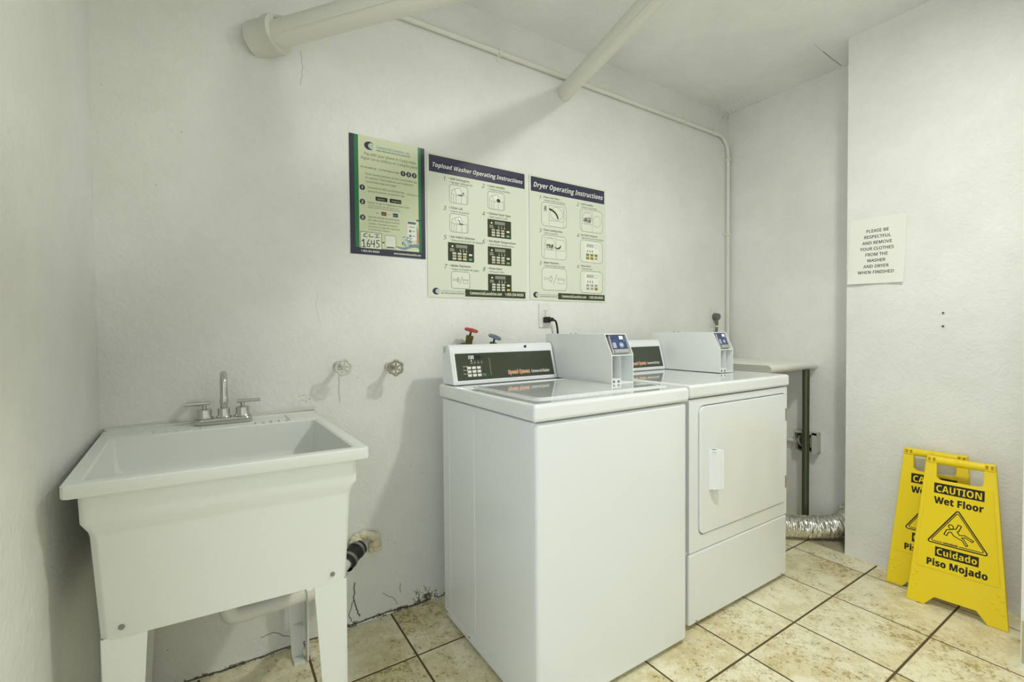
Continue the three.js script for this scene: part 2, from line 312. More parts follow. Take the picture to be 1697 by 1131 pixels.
function paymentBox(x0, x1, z0, z1, label) {
  const t = 0.0035, b = thing('payment_box', label, 'payment box', [x0, 0.9105, z1]);
  const y0 = 0.0015, y1 = 0.187, ym = 0.109, zt = -0.038, w = x1 - x0, D = z1 - z0;
  const prof = [[-D, y0], [0, y0], [0, ym], [zt, y1], [-D, y1]];
  const g = [sideways(prof, 0, t, 0.0008), sideways(prof, w - t, w, 0.0008)];
  g.push(bx(t, w - t, y1 - t, y1, -D, zt), bx(t, w - t, y0, y0 + t, -D, 0), bx(t, w - t, y0, y1, -D, -D + t));
  g.push(bx(t, w - t, ym - t, ym, -0.055, -0.0005));                       // sill between the two openings
  g.push(bx(t, w - t, y0, ym, -0.058, -0.055));                            // back of the lower pocket
  g.push(bx(t, w - t, ym, y1 - t, -0.095, -0.092));                        // back of the reader recess
  g.push(bx(t, 0.05, y0 + t, 0.02, -0.055, -0.004));                       // step at the pocket's foot
  g.push(bx(0.048, 0.0495, y0, ym - t, -0.055, -0.0045));                  // partition
  obj('case', g, M.enamelBox, b);
  obj('lock_plate', [rb(0.008, 0.04, 0.022, 0.098, -0.0545, -0.046, 0.003), rb(0.036, 0.046, 0.08, 0.094, -0.0545, -0.043, 0.002)], M.greyMetal, b);
  for (const bxp of [0.014, 0.038]) obj('bolt', rod(V(bxp, 0.010, -0.005), V(bxp, 0.010, -0.001), 0.0045, 0.0045, 6), M.greyMetal, b);
  for (const bz of [-0.3, -0.27]) obj('bolt', rod(V(0.06, y1, bz), V(0.06, y1 + 0.003, bz), 0.004, 0.003, 6), M.greyMetal, b);
  const r = new THREE.Group(); r.name = 'card_reader'; b.add(r); r.position.set(0.022, ym + 0.003, -0.012); r.rotation.x = -0.36;
  const rw = w - 0.03;
  obj('reader_body', rb(0, rw, 0, 0.075, -0.03, 0, 0.005, 3), M.silver, r);
  const [c, cg] = canvas(512, 400); cg.fillStyle = '#3d4d78'; cg.fillRect(0, 0, 512, 400);
  cg.fillStyle = '#20294a'; for (let k = 0; k < 3; k++) cg.fillRect(60 + 50 * k, 70, 26, 26);
  cg.fillStyle = '#dfe3ea'; cg.fillRect(30, 210, 110, 150); cg.fillStyle = '#77839c'; for (let k = 0; k < 3; k++) for (let q = 0; q < 2; q++) cg.fillRect(42 + 48 * q, 224 + 45 * k, 36, 30);
  cg.beginPath(); cg.arc(330, 280, 78, 0, 7); cg.fillStyle = '#8fa0c4'; cg.fill(); cg.fillStyle = '#eef1f6'; cg.beginPath(); cg.moveTo(280, 280); cg.lineTo(325, 235); cg.lineTo(325, 325); cg.fill();
  cg.strokeStyle = '#eef1f6'; cg.lineWidth = 10; for (const q of [34, 58]) { cg.beginPath(); cg.arc(325, 280, q, -0.8, 0.8); cg.stroke(); }
  cg.fillStyle = '#bfe0ee'; cg.beginPath(); cg.arc(465, 150, 16, 0, 7); cg.fill();
  const fg = new THREE.BoxGeometry(rw - 0.008, 0.055, 0.0012); fg.translate(rw / 2, 0.0455, 0.0006);
  obj('reader_face', fg, std('#ffffff', 0.3, { map: canvasTex(c) }), r).userData.label = 'blue face with contactless symbol';
  const [dc, dg] = canvas(128, 96); dg.fillStyle = '#f4fbf4'; dg.fillRect(0, 0, 128, 96); dg.fillStyle = '#6f8f7c'; dg.fillRect(58, 0, 8, 96); dg.fillRect(0, 44, 128, 6);
  const dt = canvasTex(dc), scr = new THREE.BoxGeometry(0.019, 0.013, 0.001); scr.translate(rw * 0.7, 0.0635, 0.0016);
  obj('reader_screen', scr, new THREE.MeshStandardMaterial({ color: '#ffffff', map: dt, emissive: '#ffffff', emissiveMap: dt, emissiveIntensity: 0.35, roughness: 0.3 }), r);
  obj('card_slot', [rb(0.006, rw - 0.004, 0.002, 0.017, 0, 0.007, 0.004, 3)], M.silver, r);
  return b;
}
{
  const W = 0.651, z0 = 0.134, zf = 0.753, x0 = 0;
  const w = thing('washing_machine', 'white top-load washing machine beside the utility sink with digital price display', 'washer', [0, 0, 0]);
  const cab = obj('cabinet', [rb(x0, W, 0.03, 0.856, z0, zf - 0.014, 0.008, 3), rb(x0 + 0.003, W - 0.003, 0.012, 0.05, z0 + 0.01, zf - 0.02, 0.003)], M.enamel, w);
  obj('front_panel', rb(x0 + 0.0005, W - 0.0005, 0.014, 0.855, zf - 0.04, zf, 0.012, 4), M.enamel, w);
  obj('side_rib', [rb(-0.0012, 0.002, 0.07, 0.84, 0.19, 0.196, 0.0008), rb(-0.0012, 0.002, 0.07, 0.84, 0.385, 0.391, 0.0008)], M.enamel, cab);
  obj('base_rail', rb(-0.0015, 0.01, 0.022, 0.047, z0 + 0.02, zf - 0.045, 0.001), M.enamel, w);
  for (const zz of [0.165, 0.345]) obj('screw', rod(V(-0.0015, 0.035, zz), V(-0.0035, 0.035, zz), 0.0042, 0.0035, 12), M.greyMetal, w);
  for (const [fx, fz] of [[0.05, 0.18], [0.6, 0.18], [0.05, 0.69], [0.6, 0.69]]) obj('levelling_foot', [rod(V(fx, 0, fz), V(fx, 0.012, fz), 0.02, 0.018), rod(V(fx, 0.01, fz), V(fx, 0.035, fz), 0.006)], M.black, w);
  obj('top_spacer', bx(0.03, W - 0.03, 0.85, 0.866, z0 + 0.03, zf - 0.03), M.enamel, w);
  obj('worktop', rb(-0.01, W + 0.006, 0.8592, 0.9095, z0 - 0.012, zf + 0.008, ROUNDCORNER, 4), M.enamelTop, w);
  const lid = obj('lid', [prism(roundRect(0.045, 0.63, -0.70, -0.285, 0.03), 0, 0.0045, 0.002)].map((g) => { g.rotateX(-Math.PI / 2); g.translate(0, 0.9085, 0); return g; }), M.enamelTop, w);
  obj('lid_ridge', prism(roundRect(0.058, 0.617, -0.687, -0.298, 0.024), 0, 0.0024, 0.0008, [roundRect(0.066, 0.609, -0.679, -0.306, 0.02)]).rotateX(-Math.PI / 2).translate(0, 0.9122, 0), M.enamelTop, lid);
  const zc = 0.233, con = machineConsole(w, 0.002, 0.4865, zc, 'Washer');
  obj('key_hole', rod(V(0.345, 1.046, zc - 0.036), V(0.345, 1.0478, zc - 0.0295), 0.0052, 0.0052, 16), M.black, con);
  const [c, g] = canvas(512, 128); g.fillStyle = '#12160f'; g.fillRect(0, 0, 512, 128); g.fillStyle = '#f6f4ff'; g.font = 'bold 120px monospace';
  const seg = (ch, ox) => { const on = { 2: 'abged', 0: 'abcdef' }[ch], R = { a: [8, 0, 40, 12], b: [42, 6, 12, 44], c: [42, 52, 12, 44], d: [8, 90, 40, 12], e: [2, 52, 12, 44], f: [2, 6, 12, 44], g: [8, 45, 40, 12] }; for (const k of on) g.fillRect(ox + R[k][0], 12 + R[k][1], R[k][2], R[k][3]); };
  seg('2', 20); g.fillRect(82, 98, 14, 14); seg('0', 104); seg('0', 176);
  g.fillStyle = '#2a3126'; for (const ox of [270, 340]) { g.fillRect(ox + 8, 12, 40, 8); g.fillRect(ox + 8, 58, 40, 8); g.fillRect(ox + 8, 102, 40, 8); }
  const tx = canvasTex(c), dg = new THREE.BoxGeometry(0.056, 0.016, 0.001); dg.translate(0.101, 0.099, 0.0014);
  obj('display', onSlope(dg, zc), new THREE.MeshStandardMaterial({ color: '#ffffff', map: tx, emissive: '#ffffff', emissiveMap: tx, emissiveIntensity: 0.9, roughness: 0.25 }), con).userData.label = 'lit display reading 2.00';
  for (let r = 0; r < 3; r++) for (let k = 0; k < 3; k++) obj('button', onSlope(rb(0.065 + 0.021 * k, 0.081 + 0.021 * k, 0.053 - 0.0145 * r, 0.063 - 0.0145 * r, 0.001, 0.003, 0.0012), zc), M.whitePlate, con);
  obj('start_button', onSlope(rb(0.129, 0.1435, 0.0245, 0.0335, 0.001, 0.003, 0.0012), zc), std('#3f8f78', 0.4), con).userData.label = 'green start button';
  obj('rating_sticker', rb(0.001, 0.0021, 1.03, 1.052, 0.152, 0.168, 0.0004), std('#c3c4ba', 0.6), con);
  const [sc, sg] = canvas(256, 160); sg.fillStyle = '#e4e5df'; sg.fillRect(0, 0, 256, 160); sg.fillStyle = '#55564f'; for (let k = 0; k < 8; k++) sg.fillRect(16, 20 + 16 * k, 120 + (k * 53) % 100, 5); sg.fillRect(12, 10, 70, 8);
  const sticker = std('#ffffff', 0.5, { map: canvasTex(sc) });
  M.sticker = sticker;
  const st = new THREE.BoxGeometry(0.085, 0.0006, 0.035); st.translate(0.585, 0.9133, 0.612);
  obj('instruction_sticker', st, sticker, w);
}
paymentBox(0.49, 0.604, 0.15, 0.551, 'white steel payment box with card reader on the washing machine');

// ---------------------------------------------------------------- dryer
{
  const x0 = 0.707, x1 = 1.394, z0 = 0.1, zf = 0.721;
  const d = thing('clothes_dryer', 'white front-load clothes dryer with square door beside the washing machine', 'dryer', [0, 0, 0]);
  obj('cabinet', rb(x0, x1, 0.018, 0.857, z0, zf - 0.012, 0.006, 3), M.enamel, d);
  // face sheet with the door cut out of it
  const face = prism(roundRect(x0 + 0.0005, x1 - 0.0005, 0.2885, 0.855, 0.006), zf - 0.014, zf, 0.0015, [roundRect(0.7605, 1.384, 0.343, 0.829, 0.032, 8)]);
  obj('front_panel', face, M.enamel, d);
  obj('lower_panel', rb(x0 + 0.0005, x1 - 0.0005, 0.018, 0.2845, zf - 0.02, zf, 0.008, 3), M.enamel, d);
  const door = obj('door', prism(roundRect(0.7645, 1.3795, 0.3475, 0.8245, 0.028, 8), zf - 0.0125, zf + 0.005, 0.003), M.enamel, d);
  obj('door_recess', prism(roundRect(0.757, 1.387, 0.34, 0.832, 0.034, 8), zf - 0.0135, zf - 0.0125), M.enamel, d);
  // pull: a wedge that rises to an undercut lip
  const prof = [[0.0, 0], [0.006, 0.008], [0.03, 0.024], [0.05, 0.03], [0.053, 0.026], [0.038, 0.019], [0.028, 0.006], [0.028, 0]];
  const pull = prism(prof, 0, 0.15, 0.002); pull.applyMatrix4(new THREE.Matrix4().makeBasis(V(1, 0, 0), V(0, 0, 1), V(0, -1, 0)));
  pull.translate(0.818, 0.658, zf + 0.0055);
  obj('handle', [pull, rb(0.826, 0.866, 0.65, 0.658, zf + 0.005, zf + 0.024, 0.003), rb(0.826, 0.866, 0.508, 0.515, zf + 0.005, zf + 0.024, 0.003)], M.enamel, door);
  for (const yy of [0.734, 0.437]) obj('hinge', [rb(1.369, 1.3765, yy - 0.027, yy + 0.027, zf + 0.002, zf + 0.0075, 0.001), rod(V(1.373, yy - 0.02, zf + 0.006), V(1.373, yy + 0.02, zf + 0.006), 0.0028)], M.nickel, door);
  for (const [fx, fz] of [[0.76, 0.16], [1.34, 0.16], [0.76, 0.66], [1.34, 0.66]]) obj('levelling_foot', [rod(V(fx, 0, fz), V(fx, 0.01, fz), 0.02, 0.018), rod(V(fx, 0.008, fz), V(fx, 0.03, fz), 0.006)], M.black, d);
  for (const fx of [0.75, 1.35]) obj('screw', rod(V(fx, 0.028, zf - 0.001), V(fx, 0.028, zf + 0.0015), 0.004, 0.0035, 12), M.greyMetal, d);
  obj('top_spacer', bx(x0 + 0.03, x1 - 0.03, 0.85, 0.866, z0 + 0.03, zf - 0.03), M.enamel, d);
  obj('worktop', rb(x0 - 0.004, x1 + 0.005, 0.8592, 0.9095, z0 - 0.01, zf + 0.009, ROUNDCORNER, 4), M.enamelTop, d);
  machineConsole(d, 0.715, 1.196, 0.222, 'Dryer');
  const st = new THREE.BoxGeometry(0.085, 0.0006, 0.035); st.translate(1.315, 0.9098, 0.585);
  obj('instruction_sticker', st, M.sticker, d);
}
paymentBox(1.2, 1.3, 0.14, 0.525, 'white steel payment box with card reader on the clothes dryer');

// ---------------------------------------------------------------- utility sink
{
  const LB = [-1.012, 0.004], LF = [-0.985, 0.612], RF = [-0.422, 0.645], RB = [-0.440, 0.030], hw = 0.285, hd = 0.31;
  // plan of the tub as it stands: a rectangle laid between its four measured rim corners
  const settle = (g) => {
    const p = g.attributes.position;
    for (let i = 0; i < p.count; i++) {
      const u = (p.getX(i) + hw) / (2 * hw), v = (p.getZ(i) + hd) / (2 * hd);
      const f = (k) => (LB[k] * (1 - u) + RB[k] * u) * (1 - v) + (LF[k] * (1 - u) + RF[k] * u) * v;
      p.setXYZ(i, f(0), p.getY(i), f(1));
    }
    return g;
  };
  const sink = thing('utility_sink', 'white plastic freestanding laundry sink on four tapered legs', 'sink', [0, 0, 0]);
  const K = 6;
  const ring = (lr, f, b, y, r) => roundRect(-hw + lr, hw - lr, -hd + b, hd - f, r, K).map(([x, z]) => [x, y, z]);
  const rings = [
    ring(0.047, 0.045, 0.035, 0.498, 0.02), ring(0.036, 0.033, 0.03, 0.712, 0.02), ring(0.034, 0.031, 0.03, 0.722, 0.02), ring(0.023, 0.021, 0.022, 0.744, 0.02), ring(0.021, 0.02, 0.02, 0.804, 0.02),
    ring(0.001, 0.001, 0.001, 0.804, 0.014), ring(0, 0, 0, 0.806, 0.014), ring(0, 0, 0, 0.8275, 0.014), ring(0.003, 0.003, 0.003, 0.8305, 0.013),
    ring(0.027, 0.024, 0.137, 0.8305, 0.012), ring(0.031, 0.028, 0.142, 0.827, 0.014), ring(0.036, 0.034, 0.147, 0.745, 0.018), ring(0.040, 0.038, 0.151, 0.735, 0.02), ring(0.058, 0.056, 0.169, 0.726, 0.024), ring(0.063, 0.061, 0.174, 0.714, 0.026),
    ring(0.085, 0.083, 0.215, 0.56, 0.04), ring(0.1, 0.1, 0.23, 0.54, 0.05), ring(0.2, 0.2, 0.3, 0.532, 0.05), ring(0.262, 0.25, 0.35, 0.530, 0.01)];
  const n = rings[0].length, P = [], U = [];
  const tri = (a, b, c) => { for (const q of [a, b, c]) { P.push(...q); U.push(q[0] + q[1] * 0.3, q[2] + q[1]); } };
  for (let k = 0; k + 1 < rings.length; k++) for (let i = 0; i < n; i++) {
    const j = (i + 1) % n, a = rings[k][i], b = rings[k][j], c = rings[k + 1][j], d = rings[k + 1][i]; tri(a, c, b); tri(a, d, c);
  }
  const cap = (R, flip) => { const m = [0, R[0][1], R.reduce((s, q) => s + q[2], 0) / R.length]; for (let i = 0; i < n; i++) { const j = (i + 1) % n; flip ? tri(R[i], R[j], m) : tri(R[j], R[i], m); } };
  cap(rings[0], true); cap(rings[rings.length - 1], false);
  let g = new THREE.BufferGeometry(); g.setAttribute('position', new THREE.Float32BufferAttribute(P, 3)); g.setAttribute('uv', new THREE.Float32BufferAttribute(U, 2));
  g = toCreasedNormals(settle(g), 0.55);
  const basin = obj('basin', g, M.plastic, sink);
  // raised back rail and ribbed soap ledges on the deck
  obj('back_ledge', [settle(rb(-hw + 0.004, hw - 0.004, 0.829, 0.8365, -hd + 0.002, -hd + 0.02, 0.003)), settle(rb(-hw + 0.01, -0.165, 0.829, 0.834, -hd + 0.02, -hd + 0.136, 0.002)), settle(rb(0.185, hw - 0.01, 0.829, 0.834, -hd + 0.02, -hd + 0.136, 0.002))], M.plastic, basin);
  for (const [a, b] of [[-0.16, -0.05], [0.09, 0.178]]) for (let k = 0; k < 5; k++) { const x = a + (b - a) * k / 4; obj('soap_rib', settle(rb(x - 0.0022, x + 0.0022, 0.829, 0.8345, -hd + 0.108, -hd + 0.138, 0.001)), M.plastic, basin); }
  // legs: tapered angle sections with webs and a foot
  for (const [sx, sz] of [[-1, 1], [1, 1], [-1, -1], [1, -1]]) {
    const x = sx * (hw - 0.048), z = sz > 0 ? hd - 0.046 : -hd + 0.036, t = 0.006, wt = 0.076, wb = 0.034, in_ = 0.012, Y = 0.501;
    const flat = prism([[0, Y], [wt, Y], [in_ + wb, 0.004], [in_, 0.004]], 0, t, 0.0012);
    const A = flat.clone(); if (sx > 0) A.scale(-1, 1, 1); A.translate(x, 0, sz > 0 ? z - t : z);
    const B = flat.clone(); B.rotateY(-Math.PI / 2); if (sz > 0) B.scale(1, 1, -1); B.translate(sx > 0 ? x : x + t, 0, z);
    const flip = (q) => { const p = q.attributes.position; if (!q.index) { for (let i = 0; i < p.count; i += 3) for (const at of [p, q.attributes.normal, q.attributes.uv]) { const s = at.itemSize, ar = at.array; for (let c = 0; c < s; c++) { const o = ar[(i + 1) * s + c]; ar[(i + 1) * s + c] = ar[(i + 2) * s + c]; ar[(i + 2) * s + c] = o; } } } return q; };
    const A2 = sx > 0 ? flip(clean(A)) : clean(A), B2 = sz > 0 ? flip(clean(B)) : clean(B);
    const leg = obj('leg', [settle(A2), settle(B2)], M.plastic, sink);
    for (const yy of [0.12, 0.33]) { const q = in_ * (1 - yy / Y), L = wb + (wt - wb) * yy / Y - 0.012; const s = prism([[0, 0], [L, 0], [0, L]], 0, 0.005); s.rotateX(Math.PI / 2); if (sx > 0) s.scale(-1, 1, 1); if (sz > 0) s.scale(1, 1, -1); s.translate(x - sx * (q + 0.003), yy, z - sz * 0.003); obj('web', settle(sx * sz > 0 ? clean(s) : flip(clean(s))), M.plastic, leg); }
    obj('foot', settle(rb(sx > 0 ? x - in_ - wb : x + in_, sx > 0 ? x - in_ : x + in_ + wb, 0, 0.008, sz > 0 ? z - wb - in_ : z + in_ * 0.3, sz > 0 ? z - in_ * 0.3 : z + wb + in_, 0.002)), M.plastic, leg);
    if (sz > 0) obj('screw', settle(rod(V(x - sx * 0.034, 0.52, hd - 0.0455), V(x - sx * 0.034, 0.52, hd - 0.041), 0.0062, 0.0052, 14)), M.greyMetal, sink);
  }
  // caulk bead along the wall
  tag(obj('caulk_bead', [tube([V(-1.01, 0.832, 0.003), V(-0.8, 0.838, 0.004), V(-0.6, 0.836, 0.006), V(-0.44, 0.84, 0.012)], 0.006, 40, 8), rb(-1.0, -0.45, 0.826, 0.835, 0.0005, 0.02, 0.003)], M.pipePaint), 'white caulk bead sealing the sink to the plaster wall', 'caulk');
}
// ---------------------------------------------------------------- faucet
{
  const fx = -0.714, fz = 0.075, y = 0.8306;
  const f = thing('sink_faucet', 'chrome two-handle gooseneck faucet on the laundry sink', 'faucet', [fx, y, fz]);
  const plate = prism(roundRect(-0.078, 0.078, -0.026, 0.026, 0.022, 8), 0, 0.02, 0.006); plate.rotateX(-Math.PI / 2);
  obj('base_plate', [plate], M.chrome, f);
  const lathe = (pts) => new THREE.LatheGeometry(pts.map(([r, h]) => new THREE.Vector2(r, h)), 28);
  obj('spout_collar', lathe([[0, 0.018], [0.021, 0.018], [0.021, 0.022], [0.0165, 0.025], [0.0165, 0.046], [0.0155, 0.048], [0, 0.048]]), M.chrome, f);
  const pts = [V(0, 0.046, 0), V(0, 0.09, 0), V(0, 0.115, 0)];
  for (let k = 0; k <= 10; k++) { const a = Math.PI * k / 10; pts.push(V(0, 0.122 + 0.034 * Math.sin(a), 0.034 - 0.034 * Math.cos(a))); }
  pts.push(V(0, 0.1, 0.0685), V(0, 0.083, 0.069));
  const sp = obj('spout', tube(pts, 0.0098, 60, 18), M.chrome, f);
  obj('aerator', lathe([[0, 0.069], [0.0102, 0.069], [0.0112, 0.071], [0.0112, 0.088], [0.0098, 0.09]]).translate(0, 0, 0.069), M.chrome, sp);
  for (const s of [-1, 1]) {
    const h = obj('handle', lathe([[0, 0.018], [0.024, 0.018], [0.024, 0.023], [0.0195, 0.026], [0.0195, 0.046], [0.0185, 0.048], [0.007, 0.0485], [0.0065, 0.062], [0, 0.062]]).translate(s * 0.051, 0, 0), M.chrome, f);
    obj('lever', rod(V(s * 0.036, 0.066, 0.002), V(s * 0.1, 0.066, 0.006), 0.0058, 0.0058, 16), M.chrome, h);
  }
}
// ---------------------------------------------------------------- sink drain
{
  const d = thing('drain_pipe', 'white plastic drain pipe with black rubber coupling under the laundry sink', 'drain pipe', [-0.7, 0.33, 0.3]);
  const L = (x, y, z) => V(x + 0.7, y - 0.33, z - 0.3), r = 0.021;
  obj('tailpiece', rod(L(-0.72, 0.508, 0.32), L(-0.72, 0.38, 0.32), r), M.pvc, d);
  obj('elbow', tube([L(-0.72, 0.39, 0.32), L(-0.718, 0.358, 0.318), L(-0.705, 0.341, 0.316), L(-0.67, 0.336, 0.312)], r, 24, 16), M.pvc, d);
  obj('pipe', tube([L(-0.675, 0.336, 0.312), L(-0.56, 0.334, 0.3), L(-0.5, 0.334, 0.29)], r, 20, 16), M.pvc, d);
  obj('pipe_collar', rod(L(-0.525, 0.334, 0.297), L(-0.495, 0.334, 0.29), 0.026), M.pvc, d);
  obj('elbow', tube([L(-0.5, 0.334, 0.29), L(-0.46, 0.33, 0.27), L(-0.42, 0.314, 0.2), L(-0.375, 0.288, 0.11), L(-0.345, 0.29, 0.07)], r, 30, 16), M.pvc, d);
  const c = obj('rubber_coupling', tube([L(-0.358, 0.284, 0.085), L(-0.325, 0.296, 0.05), L(-0.29, 0.304, 0.02)], 0.03, 16, 20), M.rubber, d);
  for (const [a, b] of [[L(-0.345, 0.289, 0.072), L(-0.337, 0.292, 0.064)], [L(-0.308, 0.301, 0.035), L(-0.3, 0.303, 0.028)]]) obj('hose_clamp', rod(a, b, 0.0325, 0.0325, 24), M.greyMetal, c);
  const blobs = [];
  for (let i = 0; i < 26; i++) {
    const a = -0.9 + 3.6 * rnd(), q = 0.032 + 0.022 * rnd(), g = new THREE.IcosahedronGeometry(rr(0.009, 0.018), 2); g.scale(1.2, 1, 0.8);
    g.translate(-0.27 + Math.cos(a) * q, 0.3 + Math.sin(a) * q, rr(0.004, 0.016)); blobs.push(g);
  }
  tag(obj('foam_sealant', blobs, M.foam), 'lumpy cream expanding foam around the drain hole in the wall', 'foam');
}
// ---------------------------------------------------------------- valves
function handwheel(R, lobes = 6, r = 0.0035) {
  const pts = []; for (let i = 0; i < 48; i++) { const a = i / 48 * Math.PI * 2, q = R * (1 + 0.09 * Math.cos(lobes * a)); pts.push(V(Math.cos(a) * q, Math.sin(a) * q, 0)); }
  const g = [tube(pts, r, 96, 8, true), rod(V(0, 0, -0.006), V(0, 0, 0.005), R * 0.28, R * 0.24, 12)];
  for (let k = 0; k < lobes; k++) { const a = k / lobes * Math.PI * 2; g.push(rod(V(Math.cos(a) * R * 0.2, Math.sin(a) * R * 0.2, -0.001), V(Math.cos(a) * R * 1.02, Math.sin(a) * R * 1.02, 0), r * 0.75, r * 0.75, 8)); }
  return g;
}
for (const [x, y, mat, label, turn] of [[-0.354, 0.988, M.pipePaint, 'white painted round wall valve with a rust streak below it', 0.2], [-0.165, 0.977, M.nickel, 'bare metal round wall valve between the sink and the washing machine', 0.5]]) {
  const v = thing('wall_valve', label, 'valve', [x, y, 0.0005]);
  obj('escutcheon', rod(V(0, 0, 0), V(0, 0, 0.012), 0.017, 0.013, 20), M.pipePaint, v);
  obj('stem', [rod(V(0, 0, 0.01), V(0, 0, 0.05), 0.0085, 0.0085, 12), rod(V(0, 0, 0.045), V(0, 0, 0.062), 0.011, 0.009, 6), rod(V(0, 0, 0.06), V(0, 0, 0.09), 0.005, 0.005, 10)], mat, v);
  obj('handwheel', handwheel(0.0255, 6, 0.0042).map((g) => { const q = clean(g); q.rotateZ(turn); q.translate(0, 0, 0.088); return q; }), mat, v);
}
for (const [x, y, mat, tilt, label] of [[0.155, 1.118, M.redPaint, 0.25, 'brass supply valve with red handwheel behind the washing machine'], [0.268, 1.088, M.bluePaint, 0.35, 'brass supply valve with blue grey handwheel behind the washing machine']]) {
  const v = thing('supply_valve', label, 'valve', [x, y - 0.075, 0.0005]);
  obj('wall_flange', rod(V(0, 0.01, 0), V(0, 0.01, 0.012), 0.026, 0.018, 20), M.pipePaint, v);
  obj('body', [rod(V(0, 0.01, 0.008), V(0, 0.01, 0.06), 0.011, 0.011, 14), rod(V(0, 0.004, 0.06), V(0, 0.034, 0.068), 0.016, 0.014, 14), rod(V(0, 0.034, 0.068), V(0.002, 0.05, 0.072), 0.0155, 0.0155, 6), rod(V(0, -0.03, 0.075), V(0, 0.008, 0.065), 0.012, 0.012, 14)], M.brass, v);
  obj('stem', rod(V(0.002, 0.048, 0.07), V(0.006, 0.072, 0.077), 0.004, 0.004, 10), M.dark, v);
  obj('handwheel', handwheel(0.0245, 6, 0.0045).map((g) => { const q = clean(g); q.rotateX(-Math.PI / 2 + tilt); q.rotateZ(-tilt * 0.6); q.translate(0.006, 0.073, 0.077); return q; }), mat, v);
}

// ---------------------------------------------------------------- pipes and conduit
{
  const p = thing('waste_pipe', 'thick white painted pipe with hub leaving the wall above the sink', 'pipe', [-0.599, 2.09, 0]);
  const d = V(0.862, 0.05, 1).normalize(), at = (s) => d.clone().multiplyScalar(s);
  obj('pipe', metreUV(rod(at(0.0), at(1.47), 0.041, 0.041, 40)), M.pipePaint, p);
  obj('hub', [rod(at(0.002), at(0.075), 0.056, 0.055, 40), rod(at(0.072), at(0.095), 0.061, 0.059, 40)], M.pipePaint, p);
  obj('sealant_lump', [new THREE.IcosahedronGeometry(0.012, 2).scale(1.4, 0.8, 1).translate(0.065, 0.047, 0.085), new THREE.IcosahedronGeometry(0.01, 2).translate(0.088, 0.042, 0.105)], M.pipePaint, p);
  const q = thing('vent_pipe', 'white painted pipe leaving the wall above the dryer poster', 'pipe', [0.726, 2.27, 0]);
  const e = V(-0.276, -0.06, 1).normalize();
  obj('pipe', metreUV(rod(e.clone().multiplyScalar(0.001), e.clone().multiplyScalar(2.66), 0.0375, 0.0375, 40)), M.pipePaint, q);
}
{
  const c = thing('electrical_conduit', 'thin white painted conduit along the wall bending down at the corner', 'conduit', [0, 0, 0]);
  const y = 2.341, z = 0.0125, R = 0.1, pts = [V(-1.01, y, z), V(0.5, y, z), V(1.2, y, z), V(2.07 - R - 0.05, y, z)];
  for (let k = 0; k <= 8; k++) { const a = k / 8 * Math.PI / 2; pts.push(V(2.07 - R + R * Math.sin(a), y - R + R * Math.cos(a), z)); }
  pts.push(V(2.07, 2.1, z), V(2.07, 1.5, z), V(2.07, 0.6, z));
  obj('tube', tube(pts, 0.0115, 240, 14), M.conduit, c);
  for (const x of [0.35, 1.62]) obj('strap', [rb(x - 0.009, x + 0.009, y - 0.014, y + 0.014, 0.0005, 0.0265, 0.005), rb(x - 0.009, x + 0.009, y - 0.034, y - 0.01, 0.0005, 0.003, 0.001)], M.conduit, c);
  for (const yy of [2.2, 1.72]) obj('strap', [rb(2.056, 2.084, yy - 0.009, yy + 0.009, 0.0005, 0.0265, 0.005), rb(2.03, 2.06, yy - 0.009, yy + 0.009, 0.0005, 0.003, 0.001)], M.conduit, c);
  obj('coupling', rod(V(1.9, y, z), V(1.945, y, z), 0.015, 0.015, 16), M.conduit, c);
}
// ---------------------------------------------------------------- outlets and plugs on the back wall
function outlet(x, y, label) {
  const o = thing('wall_outlet', label, 'outlet', [x, y, 0.0005]);
  const plate = obj('plate', rb(-0.035, 0.035, -0.057, 0.057, 0, 0.005, 0.003), M.whitePlate, o);
  for (const s of [-1, 1]) {
    const rc = obj('receptacle', prism(roundRect(-0.017, 0.017, s * 0.0195 - 0.014, s * 0.0195 + 0.014, 0.009), 0.003, 0.0065, 0.0006), M.whitePlate, o);
    obj('slot', [bx(-0.0075, -0.005, s * 0.0195 - 0.001, s * 0.0195 + 0.008, 0.006, 0.0068), bx(0.005, 0.0075, s * 0.0195 - 0.001, s * 0.0195 + 0.007, 0.006, 0.0068), rod(V(0, s * 0.0195 - 0.0075, 0.006), V(0, s * 0.0195 - 0.0075, 0.0068), 0.0027, 0.0027, 10)], M.dark, rc);
  }
  obj('plate_screw', rod(V(0, 0, 0.004), V(0, 0, 0.0058), 0.003, 0.0026, 10), M.greyMetal, plate);
}
outlet(0.597, 1.183, 'white duplex wall outlet with a black plug below the dryer poster');
outlet(1.933, 1.184, 'white wall outlet with a round grey plug beside the conduit');
